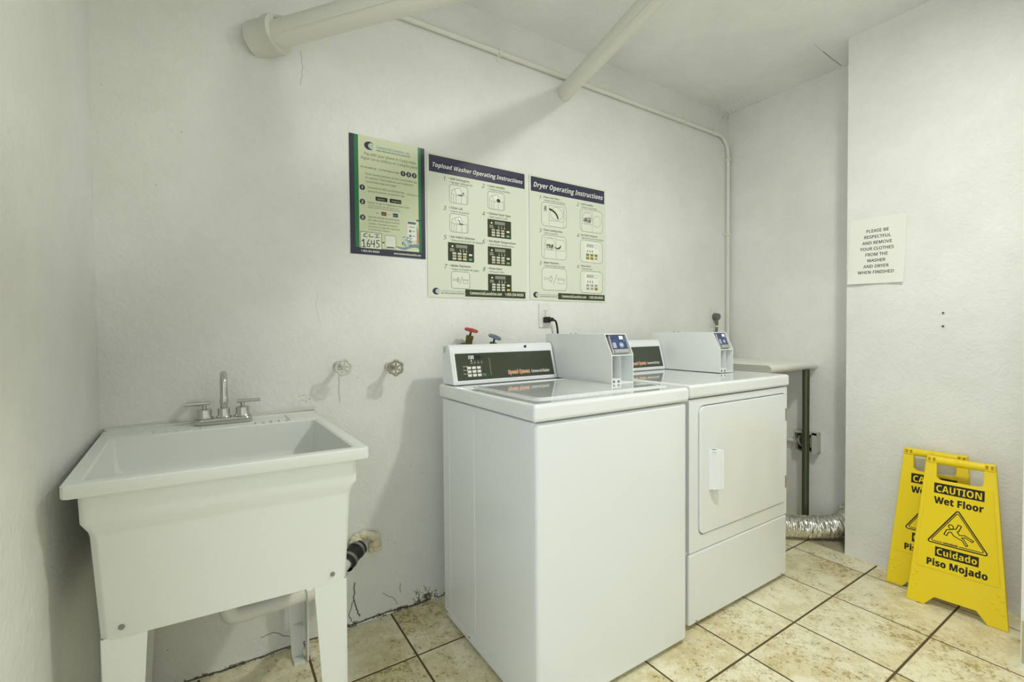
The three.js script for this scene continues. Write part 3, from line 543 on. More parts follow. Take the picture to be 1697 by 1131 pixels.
{
  const p = thing('power_cord', 'black plug and cord in the outlet above the washer payment box', 'power cord', [0.597, 1.163, 0.0075]);
  obj('plug', [rb(-0.014, 0.014, -0.014, 0.014, 0, 0.026, 0.004, 3), rb(-0.002, 0.03, -0.008, 0.01, 0.014, 0.03, 0.005, 3)], M.black, p);
  obj('cable', tube([V(0.026, 0.001, 0.022), V(0.042, -0.006, 0.024), V(0.05, -0.035, 0.026), V(0.052, -0.09, 0.03), V(0.053, -0.25, 0.04), V(0.05, -0.4, 0.045)], 0.0048, 50, 10), M.black, p);
  const q = thing('power_cord', 'round grey plug with strapped grey cord above the dryer payment box', 'power cord', [1.936, 1.19, 0.0075]);
  obj('plug', [rod(V(0, 0, 0), V(0, 0, 0.03), 0.024, 0.02, 24), rod(V(0, -0.012, 0.012), V(-0.004, -0.05, 0.02), 0.014, 0.008, 14)], M.greyPlastic, q);
  obj('cable', tube([V(-0.004, -0.045, 0.02), V(-0.012, -0.08, 0.022), V(-0.018, -0.14, 0.022), V(-0.02, -0.4, 0.022)], 0.008, 40, 10), M.greyPlastic, q);
  obj('cable_tie', [rod(V(-0.007, -0.058, 0.021), V(-0.0085, -0.066, 0.0225), 0.0098, 0.0098, 14)], M.whitePlate, q);
}

// ---------------------------------------------------------------- posters
function poster(name, label, x0, x1, y0, y1, c) {
  const g = new THREE.BoxGeometry(x1 - x0, y1 - y0, 0.0012); g.translate((x0 + x1) / 2, (y0 + y1) / 2, 0.0022);
  return tag(obj(name, g, std('#ffffff', 0.3, { map: canvasTex(c) })), label, 'poster');
}
const rrect = (g, x, y, w, h, r) => { g.beginPath(); g.moveTo(x + r, y); g.arcTo(x + w, y, x + w, y + h, r); g.arcTo(x + w, y + h, x, y + h, r); g.arcTo(x, y + h, x, y, r); g.arcTo(x, y, x + w, y, r); g.closePath(); };
function emblem(g, x, y, s) {
  g.fillStyle = '#23254a'; g.beginPath(); g.ellipse(x, y, s * 1.25, s, 0, 0, 7); g.fill();
  g.fillStyle = '#dfe9cf'; g.beginPath(); g.ellipse(x + s * 0.55, y, s * 0.82, s * 0.72, 0, 0, 7); g.fill();
  g.fillStyle = '#7d9a8a'; g.beginPath(); g.arc(x + s * 0.45, y, s * 0.6, 0, 7); g.fill();
  g.strokeStyle = '#e6eedb'; g.lineWidth = s * 0.07; for (const q of [0.25, 0.55]) { g.beginPath(); g.ellipse(x + s * 0.45, y, s * 0.6 * q, s * 0.6, 0, 0, 7); g.stroke(); g.beginPath(); g.ellipse(x + s * 0.45, y, s * 0.6, s * 0.6 * q, 0, 0, 7); g.stroke(); }
}
const PAPER = '#e4e9d6';
function tlFrame(g, W, Hh, title, fs) {
  g.fillStyle = PAPER; g.fillRect(0, 0, W, Hh); g.fillStyle = '#2e2b48'; g.fillRect(W * 0.02, Hh * 0.014, W * 0.96, Hh * 0.115);
  g.strokeStyle = '#6b6a86'; g.lineWidth = 2; for (let k = 1; k < 10; k++) { g.beginPath(); g.moveTo(W * 0.02, Hh * (0.014 + 0.0115 * k)); g.lineTo(W * 0.98, Hh * (0.014 + 0.0115 * k)); g.stroke(); }
  g.fillStyle = '#2e2b48'; g.fillRect(W * 0.045, Hh * 0.05, W * 0.91, Hh * 0.052);
  g.fillStyle = '#f2f4ea'; g.textAlign = 'center'; g.font = `italic bold ${fs}px sans-serif`; g.fillText(title, W / 2, Hh * 0.094, W * 0.91); g.textAlign = 'left';
  const fy = Hh * 0.935; emblem(g, W * 0.075, fy + Hh * 0.022, W * 0.028);
  g.fillStyle = '#5f93a8'; g.font = `${W * 0.021}px serif`; g.fillText('Commercial Laundries, Inc.', W * 0.115, fy + Hh * 0.024);
  g.fillStyle = '#22251c'; g.font = `bold ${W * 0.0135}px sans-serif`; g.fillText('FAMILY OWNED AND OPERATED FOR OVER 50 YEARS', W * 0.115, fy + Hh * 0.038, W * 0.22);
  g.fillStyle = '#363c22'; g.fillRect(W * 0.345, fy, W * 0.635, Hh * 0.052);
  g.fillStyle = '#f0f3e4'; g.font = `bold ${W * 0.037}px sans-serif`; g.fillText('CommercialLaundries.com', W * 0.39, fy + Hh * 0.036, W * 0.33); g.fillText('1-855-254-WASH', W * 0.755, fy + Hh * 0.036, W * 0.205);
}
function step(g, W, Hh, x, y, n, a, b) {
  g.fillStyle = '#1c1f18'; g.font = `italic ${W * 0.05}px sans-serif`; g.fillText(String(n), x - W * 0.052, y + Hh * 0.028);
  g.font = `italic bold ${W * 0.026}px sans-serif`; g.fillText(a, x, y + Hh * 0.012); g.font = `italic ${W * 0.024}px sans-serif`; g.fillText(b, x + W * 0.008, y + Hh * 0.036);
}
function keypad(g, x, y, w, h, hot) {
  g.fillStyle = '#33381f'; g.fillRect(x, y, w, h); g.fillStyle = '#8f948a'; g.fillRect(x + w * 0.3, y + h * 0.09, w * 0.44, h * 0.17);
  g.fillStyle = '#e9eddc'; g.beginPath(); g.arc(x + w * 0.17, y + h * 0.2, w * 0.035, 0, 7); g.fill(); g.font = `bold ${h * 0.08}px sans-serif`; g.fillText('SPEED', x + w * 0.08, y + h * 0.38); g.fillText('QUEEN', x + w * 0.08, y + h * 0.47);
  for (let k = 0; k < 3; k++) { g.beginPath(); g.arc(x + w * (0.47 + 0.12 * k), y + h * 0.34, w * 0.014, 0, 7); g.fill(); g.fillRect(x + w * (0.455 + 0.12 * k), y + h * 0.4, w * 0.035, h * 0.07); }
  for (let r = 0; r < 3; r++) for (let c = 0; c < 3; c++) { g.fillStyle = hot === r ? '#d9cf9a' : '#eef0e2'; rrect(g, x + w * (0.17 + 0.2 * c), y + h * (0.53 + 0.145 * r), w * 0.14, h * 0.1, 4); g.fill(); g.fillStyle = '#7a7c6a'; g.fillRect(x + w * (0.2 + 0.2 * c), y + h * (0.575 + 0.145 * r), w * 0.08, h * 0.02); }
  g.fillStyle = hot === 4 ? '#d9cf9a' : '#eef0e2'; rrect(g, x + w * 0.8, y + h * 0.55, w * 0.13, h * 0.1, 4); g.fill(); g.fillStyle = hot === 3 ? '#e3d36a' : '#6fc08a'; rrect(g, x + w * 0.8, y + h * 0.8, w * 0.13, h * 0.11, 4); g.fill();
}
function frameBox(g, x, y, w, h) { g.fillStyle = '#e9eedd'; rrect(g, x, y, w, h, w * 0.13); g.fill(); g.strokeStyle = '#4c5042'; g.lineWidth = 3.2; g.stroke(); }
function line(g, pts, lw = 2.2, col = '#4c5042') { g.strokeStyle = col; g.lineWidth = lw; g.beginPath(); pts.forEach(([x, y], i) => (i ? g.lineTo(x, y) : g.moveTo(x, y))); g.stroke(); }
function washerIcon(g, x, y, w, h, k) {
  frameBox(g, x, y, w, h); const q = (u, v) => [x + u * w, y + v * h];
  line(g, [q(0.1, 0.95), q(0.1, 0.5), q(0.35, 0.58), q(0.35, 0.97)]); line(g, [q(0.35, 0.58), q(0.93, 0.5), q(0.93, 0.95)]); line(g, [q(0.22, 0.55), q(0.22, 0.96)]); line(g, [q(0.64, 0.55), q(0.64, 0.96)]);
  line(g, [q(0.1, 0.5), q(0.14, 0.3), q(0.3, 0.25)]); g.fillStyle = '#f4f6ea'; g.beginPath(); for (const c of [q(0.28, 0.22), q(0.58, 0.12), q(0.68, 0.48), q(0.38, 0.52)]) g.lineTo(...c); g.closePath(); g.fill(); g.stroke();
  g.fillStyle = '#23261d'; if (k === 0) { g.beginPath(); g.ellipse(...q(0.62, 0.52), w * 0.14, h * 0.035, 0, 0, 7); g.fill(); g.beginPath(); g.arc(...q(0.75, 0.4), w * 0.045, 0, 7); g.fill(); }
  if (k === 1) { g.beginPath(); g.ellipse(...q(0.64, 0.46), w * 0.11, h * 0.1, 0.3, 0, 7); g.fill(); }
  if (k === 2) { g.lineWidth = 6; g.strokeStyle = '#23261d'; g.beginPath(); g.moveTo(...q(0.42, 0.3)); g.quadraticCurveTo(...q(0.56, 0.36), ...q(0.55, 0.52)); g.stroke(); g.beginPath(); g.ellipse(...q(0.62, 0.54), w * 0.12, h * 0.03, 0, 0, 7); g.fill(); }
}
function payIcon(g, x, y, w, h) {
  frameBox(g, x, y, w, h); const q = (u, v) => [x + u * w, y + v * h];
  g.strokeStyle = '#4c5042'; g.lineWidth = 2.4; g.beginPath(); g.ellipse(...q(0.14, 0.5), w * 0.06, h * 0.05, 0, 0, 7); g.stroke();
  line(g, [q(0.24, 0.5), q(0.38, 0.34), q(0.38, 0.66), q(0.24, 0.5)]); g.beginPath(); g.arc(...q(0.36, 0.5), w * 0.06, 0, 7); g.stroke(); line(g, [q(0.46, 0.74), q(0.6, 0.27)], 3); line(g, [q(0.62, 0.44), q(0.92, 0.46), q(0.92, 0.52), q(0.62, 0.5), q(0.62, 0.44)]); line(g, [q(0.66, 0.52), q(0.64, 0.68), q(0.9, 0.69), q(0.87, 0.53)]);
}
{
  const W = 1024, Hh = 1226, [c, g] = canvas(W, Hh); tlFrame(g, W, Hh, 'Topload Washer Operating Instructions', 52);
  const X1 = W * 0.195, X2 = W * 0.57, top = 0.13, R = 0.205;
  const L = [[1, 'Add Detergent.', 'Agregar detergente'], [3, 'Close Lid.', 'Cierre la puerta.'], [5, 'Set Fabric Selector.', 'Seleccione el ciclo de lavado.'], [7, 'Make Payment.', 'Toque la tarjeta de pago.']];
  const Q = [[2, 'Load Laundry.', 'Coloque las prendas.'], [4, 'Choose Cycle Type.', 'Seleccione el ciclo.'], [6, 'Set Wash Temperature.', 'Seleccione temperatura.'], [8, 'Press Start.', 'Presione Start.']];
  L.forEach(([n, a, b], k) => step(g, W, Hh, X1, Hh * (top + 0.02 + R * k), n, '• ' + a, '• ' + b)); Q.forEach(([n, a, b], k) => step(g, W, Hh, X2, Hh * (top + 0.02 + R * k), n, '• ' + a, '• ' + b));
  const yy = (k) => Hh * (top + 0.066 + R * k), h = Hh * 0.128;
  washerIcon(g, X1 + W * 0.01, yy(0), W * 0.175, h, 0); washerIcon(g, X1 + W * 0.01, yy(1), W * 0.175, h, 2); keypad(g, X1 - W * 0.01, yy(2), W * 0.25, h * 1.02, 1); payIcon(g, X1 + W * 0.02, yy(3), W * 0.175, h * 0.94);
  washerIcon(g, X2 + W * 0.01, yy(0), W * 0.175, h, 1); keypad(g, X2 + W * 0.005, yy(1), W * 0.25, h * 1.05, 0); keypad(g, X2 + W * 0.005, yy(2), W * 0.25, h * 1.05, 2); keypad(g, X2 + W * 0.005, yy(3), W * 0.25, h * 1.05, 3);
  poster('washer_poster', 'pale green washer instruction poster with eight numbered steps', 0.003, 0.495, 1.253, 1.843, c);
}
{
  const W = 1024, Hh = 1226, [c, g] = canvas(W, Hh); tlFrame(g, W, Hh, 'Dryer Operating Instructions', 68);
  const X1 = W * 0.165, X2 = W * 0.645, top = 0.14, R = 0.265;
  [[1, 'Clean Lint Filter.', 'Limpie el filtro de pelusa.'], [3, 'Close Loading Door.', 'Cierre la puerta.'], [5, 'Make Payment.', 'Toque la tarjeta de pago.']].forEach(([n, a, b], k) => step(g, W, Hh, X1, Hh * (top + 0.016 + R * k), n, a, b));
  [[2, 'Load Laundry.', 'Coloque las prendas.'], [4, 'Set Fabric Selector.', 'Seleccione el ciclo de secado.'], [6, 'Press Start.', 'Presione Start.']].forEach(([n, a, b], k) => step(g, W, Hh, X2, Hh * (top + 0.016 + R * k), n, a, b));
  const yy = (k) => Hh * (top + 0.062 + R * k), w = W * 0.31, h = Hh * 0.19;
  for (let k = 0; k < 2; k++) {
    const x = X1 - W * 0.02, y = yy(k), q = (u, v) => [x + u * w, y + v * h]; frameBox(g, x, y, w, h);
    if (k === 0) {
      line(g, [q(0.3, 0.98), q(0.3, 0.1), q(0.88, 0.1), q(0.88, 0.98)]); g.beginPath(); g.ellipse(...q(0.6, 0.42), w * 0.25, h * 0.28, 0, 0, 7); g.stroke(); line(g, [q(0.3, 0.74), q(0.88, 0.74)]); line(g, [q(0.94, 0.12), q(0.9, 0.3), q(0.95, 0.7)]);
      g.strokeStyle = '#23261d'; g.lineWidth = 18; g.beginPath(); g.moveTo(...q(0.66, 0.64)); g.quadraticCurveTo(...q(0.6, 0.32), ...q(0.3, 0.26)); g.stroke(); for (let i = 0; i < 30; i++) line(g, [q(0.08 + rnd() * 0.14, 0.12 + rnd() * 0.28), q(0.08 + rnd() * 0.14, 0.12 + rnd() * 0.28)], 1.4);
    } else {
      line(g, [q(0.1, 0.98), q(0.1, 0.1), q(0.58, 0.1), q(0.58, 0.98)]); line(g, [q(0.1, 0.62), q(0.58, 0.62)]); g.beginPath(); g.ellipse(...q(0.34, 0.36), w * 0.2, h * 0.24, 0, 0, 7); g.stroke(); line(g, [q(0.6, 0.14), q(0.94, 0.16), q(0.94, 0.62), q(0.6, 0.62)]);
      for (let i = 0; i < 40; i++) { g.fillStyle = ['#2f3b34', '#6c7f74', '#8a6a58', '#c9cfbd'][i % 4]; g.beginPath(); g.ellipse(...q(0.34 + (rnd() - 0.5) * 0.3, 0.46 + (rnd() - 0.5) * 0.16), w * 0.03, h * 0.025, rnd() * 3, 0, 7); g.fill(); }
      g.fillStyle = '#3c4034'; g.beginPath(); g.moveTo(...q(0.5, 0.44)); g.quadraticCurveTo(...q(0.66, 0.6), ...q(0.78, 0.34)); g.quadraticCurveTo(...q(0.78, 0.62), ...q(0.55, 0.54)); g.fill();
    }
  }
  payIcon(g, X1 - W * 0.02, yy(2), w, h * 0.96);
  { const x = X2 - W * 0.005, y = yy(0), q = (u, v) => [x + u * w, y + v * h]; frameBox(g, x, y, w, h); line(g, [q(0.08, 0.98), q(0.08, 0.1), q(0.54, 0.1), q(0.54, 0.98)]); line(g, [q(0.08, 0.66), q(0.54, 0.66)]); g.beginPath(); g.ellipse(...q(0.31, 0.38), w * 0.2, h * 0.24, 0, 0, 7); g.stroke(); g.beginPath(); g.ellipse(...q(0.75, 0.48), w * 0.17, h * 0.26, 0, 0, 7); g.stroke();
    for (let i = 0; i < 50; i++) { g.fillStyle = ['#2f3b34', '#5f8f8a', '#a8674f', '#c9cfbd'][i % 4]; g.beginPath(); g.ellipse(...q(0.32 + (rnd() - 0.5) * 0.34, 0.46 + (rnd() - 0.5) * 0.2), w * 0.03, h * 0.025, rnd() * 3, 0, 7); g.fill(); } }
  for (let k = 1; k < 3; k++) {
    const x = X2 - W * 0.005, y = yy(k), q = (u, v) => [x + u * w, y + v * h]; frameBox(g, x, y, w, h); g.fillStyle = '#f4f6ea'; g.fillRect(...q(0.2, 0.08), w * 0.62, h * 0.84);
    g.strokeStyle = '#6b6f5c'; g.lineWidth = 2; g.strokeRect(...q(0.28, 0.16), w * 0.3, h * 0.14); g.strokeRect(...q(0.64, 0.16), w * 0.13, h * 0.14); g.fillStyle = '#9a9d8a'; for (let i = 0; i < 4; i++) g.fillRect(...q(0.3 + 0.07 * i, 0.18), w * 0.05, h * 0.1);
    g.fillStyle = '#55584a'; g.font = `${h * 0.12}px sans-serif`; ['♨', '♁', '♠'].forEach((t, i) => { g.beginPath(); g.arc(...q(0.32 + 0.11 * i, 0.46), w * 0.02, 0, 7); g.fill(); g.fillRect(...q(0.29 + 0.11 * i, 0.5), w * 0.06, h * 0.03); });
    for (let r = 0; r < 2; r++) for (let i = 0; i < 3; i++) { const hot = k === 1 ? !(r && i === 2) : r && i === 2; g.fillStyle = hot ? '#c9b05a' : '#eef0e0'; rrect(g, ...q(0.25 + 0.19 * i, 0.6 + 0.15 * r), w * 0.15, h * 0.12, 5); g.fill(); g.stroke(); g.fillStyle = '#5a5c3c'; g.fillRect(...q(0.28 + 0.19 * i, 0.63 + 0.15 * r), w * 0.09, h * 0.05); }
  }
  poster('dryer_poster', 'pale green dryer instruction poster with six numbered steps', 0.511, 0.998, 1.256, 1.842, c);
}
{
  const W = 720, Hh = 1078, [c, g] = canvas(W, Hh);
  g.fillStyle = '#dae1bd'; g.fillRect(0, 0, W, Hh); g.fillStyle = '#2f3146'; g.fillRect(0, 0, 44, Hh); g.fillRect(W - 40, 0, 40, Hh); g.fillRect(0, Hh - 62, W, 62); g.fillStyle = '#1f7a45'; g.fillRect(44, 0, 36, Hh - 62); g.fillRect(W - 68, 0, 28, Hh - 62);
  emblem(g, 182, 82, 38); g.fillStyle = '#5f9aa8'; g.font = 'bold 34px serif'; g.fillText('Commercial Laundries, Inc.', 245, 92, 330); g.fillStyle = '#22251c'; g.font = 'bold 17px sans-serif'; g.fillText('FAMILY OWNED AND OPERATED FOR OVER 50 YEARS', 246, 116, 326);
  g.fillStyle = '#44483a'; g.font = '38px sans-serif'; g.fillText('Pay with your phone in 3 easy steps', 132, 172, 500); g.font = 'italic 36px serif'; g.fillText('Pague con su teléfono en 3 simples pasos', 100, 212, 545);
  g.font = 'bold 20px sans-serif'; g.fillStyle = '#2b2e24'; g.fillText("IT'S AS EASY AS", 100, 290, 150); g.font = 'italic 34px sans-serif'; g.fillText('/', 262, 294); g.font = 'bold 18px sans-serif'; g.fillText('ES TAN SENCILLO COMO', 282, 290, 180);
  const dot = (x, y, n, r) => { g.fillStyle = '#2a2d44'; g.beginPath(); g.arc(x, y, r, 0, 7); g.fill(); g.fillStyle = '#f2f4ea'; g.font = `bold ${r * 1.4}px sans-serif`; g.textAlign = 'center'; g.fillText(n, x, y + r * 0.5); g.textAlign = 'left'; };
  dot(500, 280, '1', 25); dot(556, 280, '2', 25); dot(612, 280, '3', 25);
  const txt = (s, x, y, f, w) => { g.fillStyle = '#3d4033'; g.font = f; g.fillText(s, x, y, w); };
  txt('These laundry machines use the LaundryValue App', 140, 350, '25px sans-serif', 500); txt('for payment / Estas lavadoras usan la aplicación', 140, 384, '25px sans-serif', 460); txt('LaundryValue App para pagar', 140, 418, 'italic 25px sans-serif', 290);
  dot(112, 470, '1', 25); txt('Download the FREE LaundryValue App', 160, 470, '23px sans-serif', 350); txt('/ Descargue la', 520, 476, 'italic 21px sans-serif'); txt('aplicación gratuita LaundryValue App', 160, 502, 'italic 22px sans-serif', 350);
  for (const [x, s] of [[232, 'App Store'], [366, 'Google Play']]) { g.fillStyle = '#15160f'; rrect(g, x, 536, 112, 38, 6); g.fill(); g.fillStyle = '#f2f4ea'; g.font = '16px sans-serif'; g.fillText(s, x + 18, 562, 84); }
  dot(112, 600, '2', 25); txt('Register & sign in / Regístrese e inicie sesión', 160, 606, '22px sans-serif', 400); txt('You will need name and credit card for use', 160, 630, '15px sans-serif', 320); txt('Ingrese nombre y tarjeta de crédito para usar', 160, 648, 'italic 15px sans-serif', 320);
  [['#dfe2d2', '#2a3a7a', 'VISA'], ['#7a3a2c', '#e8c26a', 'card'], ['#e3e6d8', '#b9803a', 'card'], ['#2c3556', '#b9c4e0', 'card']].forEach(([a, b, t], i) => { g.fillStyle = a; g.fillRect(228 + 56 * i, 670, 48, 34); g.fillStyle = b; g.font = 'bold 15px sans-serif'; g.fillText(t, 232 + 56 * i, 693, 40); });
  dot(112, 742, '3', 25); txt('Start the machine by scanning the', 160, 738, '23px sans-serif', 300); txt('QR Code or entering the machine', 160, 768, '23px sans-serif', 300); txt('number / Encienda la máquina', 160, 798, 'italic 23px sans-serif', 280); txt('escaneando el código QR o ingresando', 160, 826, 'italic 20px sans-serif', 300); txt('el número de la máquina', 160, 852, 'italic 20px sans-serif', 200);
  g.fillStyle = '#e3d8c6'; g.beginPath(); g.ellipse(530, 800, 20, 60, 0.2, 0, 7); g.fill(); g.fillStyle = '#c98f78'; g.beginPath(); g.ellipse(634, 850, 18, 92, -0.1, 0, 7); g.fill();
  g.fillStyle = '#eef2e6'; rrect(g, 532, 720, 98, 190, 10); g.fill(); g.strokeStyle = '#c2c8b4'; g.lineWidth = 2; g.stroke(); g.fillStyle = '#5a6f8a'; g.fillRect(540, 730, 82, 22); g.fillStyle = '#8aa05a'; g.fillRect(552, 776, 60, 8); g.fillStyle = '#5f7f8f'; for (const y of [820, 866]) { g.beginPath(); g.arc(564, y, 12, 0, 7); g.fill(); g.fillRect(584, y - 4, 30, 6); }
  g.fillStyle = '#2a2d44'; g.fillRect(626, 704, 46, 12);
  g.fillStyle = '#7f96a8'; g.beginPath(); g.moveTo(400, 968); g.quadraticCurveTo(500, 1000, 560, 960); g.quadraticCurveTo(620, 930, W - 68, 944); g.lineTo(W - 68, 984); g.quadraticCurveTo(600, 960, 520, 1004); g.quadraticCurveTo(450, 1010, 400, 968); g.fill();
  for (let i = 0; i < 70; i++) { g.fillStyle = ['#8fa3b2', '#c7d3d2', '#5f7688'][i % 3]; g.beginPath(); g.ellipse(520 + rr(-40, 60), 940 + rr(-60, 30), rr(2, 8), rr(2, 14), rnd() * 3, 0, 7); g.fill(); }
  g.fillStyle = '#e9eed8'; g.fillRect(88, 872, 196, 150); g.strokeStyle = '#2b2e24'; g.lineWidth = 4; g.strokeRect(88, 872, 196, 150);
  g.strokeStyle = '#14150f'; g.lineCap = 'round'; g.lineJoin = 'round';
  const hand = (pts, lw) => { g.lineWidth = lw; g.beginPath(); pts.forEach(([x, y], i) => (i ? g.lineTo(x, y) : g.moveTo(x, y))); g.stroke(); };
  hand([[150, 886], [124, 892], [118, 914], [150, 916]], 6); hand([[172, 886], [170, 914], [206, 912]], 6); hand([[222, 888], [262, 886]], 5); hand([[242, 888], [240, 912]], 6); hand([[222, 914], [264, 912]], 5);
  hand([[104, 960], [118, 942], [120, 1010]], 8); hand([[100, 1010], [138, 1008]], 6); hand([[168, 940], [148, 976], [150, 1004], [172, 1004], [174, 980], [152, 980]], 7); hand([[188, 948], [186, 978], [220, 976]], 7); hand([[214, 944], [212, 1006]], 7); hand([[264, 940], [238, 942], [236, 966], [258, 972], [260, 996], [234, 1004]], 7);
  g.fillStyle = '#eef1e2'; g.fillRect(316, 884, 104, 126); g.strokeStyle = '#5a5d4e'; g.lineWidth = 3; rrect(g, 316, 884, 104, 126, 10); g.stroke(); g.fillStyle = '#22251c'; g.fillRect(330, 990, 76, 10); g.fillRect(290, 950, 20, 12);
  txt('For refunds visit CommercialLaundries.com or go to LaundryValue.com', 100, 1040, '15px sans-serif', 440);
  g.fillStyle = '#f0f2ea'; g.font = 'bold 26px sans-serif'; g.fillText('1-855-254-WASH', 92, Hh - 22, 170); g.fillText('www.CommercialLaundries.com', 400, Hh - 22, 270);
  poster('payment_poster', 'tall pay-by-phone poster with dark green and navy borders', -0.302, -0.0055, 1.406, 1.851, c);
}
// ---------------------------------------------------------------- typed notice on the projecting wall
{
  const [c, g] = canvas(700, 960); g.fillStyle = '#f1f2ea'; g.fillRect(0, 0, 700, 960); g.fillStyle = '#14150f'; g.strokeStyle = '#14150f'; g.lineWidth = 2.2; g.font = '61px sans-serif'; g.textAlign = 'center';
  ['PLEASE BE', 'RESPECTFUL', 'AND REMOVE', 'YOUR CLOTHES', 'FROM THE', 'WASHER', 'AND DRYER', 'WHEN FINISHED'].forEach((t, i) => { g.fillText(t, 356, 214 + 86 * i); g.strokeText(t, 356, 214 + 86 * i); });
  const w = 0.216, h = 0.305, nx = 18, ny = 24, geo = new THREE.BoxGeometry(w, h, 0.0005, nx, ny, 1), p = geo.attributes.position;
  for (let i = 0; i < p.count; i++) {                                        // the lower edge and one corner have come away from the wall
    const u = p.getX(i) / w + 0.5, v = p.getY(i) / h + 0.5, lift = Math.max(0, 0.3 - v) / 0.3, fold = Math.max(0, u + v - 1.32) * 0.02;
    p.setZ(i, p.getZ(i) + 0.0016 + 0.009 * lift * lift * (0.75 + 0.35 * Math.sin(u * 7 + 0.6)) + 0.0012 * Math.sin(u * 9 + v * 4) * (1 - lift) + fold * 0.2);
  }
  geo.computeVertexNormals(); geo.rotateY(-Math.PI / 2); geo.rotateX(0.03); geo.translate(XP - 0.0016, 1.471, 0.888);
  tag(obj('paper_notice', geo, std('#ffffff', 0.6, { map: canvasTex(c) })), 'white paper notice with typed capital lines taped to the projecting wall', 'notice');
}
for (const y of [1.172, 1.116]) {
  const a = thing('wall_anchor', 'small screw anchor hole in the white wall above the wet floor signs', 'wall anchor', [XP, y, 1.125], 'pair of screw anchors');
  obj('sleeve', new THREE.TorusGeometry(0.0048, 0.0018, 8, 16).rotateY(Math.PI / 2).translate(-0.001, 0, 0), M.pipePaint, a);
  obj('screw', rod(V(-0.0002, 0, 0), V(-0.0018, 0, 0), 0.0046, 0.003, 10), M.dark, a);
}

// ---------------------------------------------------------------- shelf table in the recess
{
  const t = thing('shelf_table', 'white wall shelf table with a round front edge on a green grey steel leg', 'table', [1.6, 0, 0]);
  const prof = [[0.05, 0.885], [0.515, 0.885], [0.528, 0.8885], [0.536, 0.897], [0.538, 0.906], [0.535, 0.916], [0.527, 0.923], [0.515, 0.9255], [0.05, 0.9255]];
  obj('top', sideways(prof.map(([z, y]) => [z + 0.0005, y]), 0.01, 0.499), M.shelf, t);
  obj('edge_trim', sideways(prof.map(([z, y]) => [z + 0.0005, y]), 0.007, 0.0102), std('#c8c8bd', 0.5), t);
  obj('leg', rod(V(0.41, 0, 0.515), V(0.41, 0.885, 0.515), 0.0175, 0.0175, 20), M.galv, t);
  obj('floor_flange', rod(V(0.41, 0, 0.515), V(0.41, 0.01, 0.515), 0.035, 0.03, 20), M.galv, t);
}
// ---------------------------------------------------------------- outlet box on the recess wall
{
  const b = thing('outlet_box', 'open white metal outlet box with dark round socket under the shelf table', 'outlet box', [XR - 0.0005, 0.472, 0.492]);
  const d = 0.05, w = 0.058, h = 0.058, t = 0.003;
  obj('box', [bx(-d, 0, h - t, h, -w, w), bx(-d, 0, -h, -h + t, -w, w), bx(-d, 0, -h, h, -w, -w + t), bx(-d, 0, -h, h, w - t, w), bx(-0.003, 0, -h, h, -w, w)], M.boxMetal, b);
  obj('box_liner', bx(-0.006, -0.003, -h + t, h - t, -w + t, w - t), M.dark, b);
  obj('cover_flange', [bx(-d - 0.002, -d, h - 0.012, h + 0.004, -w, w + 0.012), bx(-d - 0.002, -d, -h, h, w - 0.022, w + 0.004)], M.boxMetal, b);
  obj('socket', [new THREE.TorusGeometry(0.026, 0.005, 10, 28).rotateY(Math.PI / 2).translate(-0.03, 0, -0.012), rod(V(-0.006, 0, -0.012), V(-0.026, 0, -0.012), 0.024, 0.022, 24)], M.greyPlastic, b);
  obj('wire', tube([V(-0.01, 0.03, -0.03), V(-0.03, 0.02, -0.04), V(-0.034, -0.02, -0.034), V(-0.012, -0.04, -0.01)], 0.004, 24, 8), M.boxMetal, b);
  obj('wire', tube([V(-0.01, 0.04, 0.02), V(-0.034, 0.024, 0.024), V(-0.03, -0.03, 0.022)], 0.003, 24, 8), M.boxMetal, b);
  obj('conduit_stub', [rod(V(-0.024, -0.008, -w), V(-0.024, -0.008, -0.44), 0.0105, 0.0105, 14), rod(V(-0.024, -0.008, -w + 0.004), V(-0.024, -0.008, -w - 0.018), 0.015, 0.015, 8)], M.conduit, b);
}
// ---------------------------------------------------------------- foil duct
{
  const path = new THREE.CatmullRomCurve3([V(1.475, 0.12, 0.2), V(1.58, 0.085, 0.3), V(1.72, 0.068, 0.44), V(1.85, 0.064, 0.56), V(1.95, 0.066, 0.64), V(2.02, 0.085, 0.69), V(2.09, 0.12, 0.705)], false, 'centripetal');
  const n = 420, s = 40, L = path.getLength(), fr = path.computeFrenetFrames(n, false), P = [], U = [], I = [];
  const jit = noiseField(128, [[16, 1], [40, 1]], 71);
  for (let i = 0; i <= n; i++) {
    const c = path.getPointAt(i / n), N = fr.normals[i], B = fr.binormals[i];
    for (let k = 0; k <= s; k++) {
      const a = k / s * Math.PI * 2, rib = Math.abs(Math.sin(Math.PI * (i / n * L / 0.021 + a / (Math.PI * 2)))), j = jit[((i * 2) & 127) * 128 + ((k % s) * 3 & 127)] - 0.5;
      const r = 0.051 + 0.007 * Math.pow(rib, 0.7) + 0.008 * j; P.push(c.x + r * (Math.cos(a) * N.x + Math.sin(a) * B.x), c.y + r * (Math.cos(a) * N.y + Math.sin(a) * B.y), c.z + r * (Math.cos(a) * N.z + Math.sin(a) * B.z)); U.push(k / s, i / n);
    }
  }
  for (let i = 0; i < n; i++) for (let k = 0; k < s; k++) { const a = i * (s + 1) + k, b = a + s + 1; I.push(a, a + 1, b, b, a + 1, b + 1); }
  const g = new THREE.BufferGeometry(); g.setAttribute('position', new THREE.Float32BufferAttribute(P, 3)); g.setAttribute('uv', new THREE.Float32BufferAttribute(U, 2)); g.setIndex(I); g.computeVertexNormals();
  tag(obj('exhaust_duct', toCreasedNormals(g.toNonIndexed(), 0.4), M.foil), 'crinkled silver foil exhaust duct on the floor behind the dryer', 'duct');
}
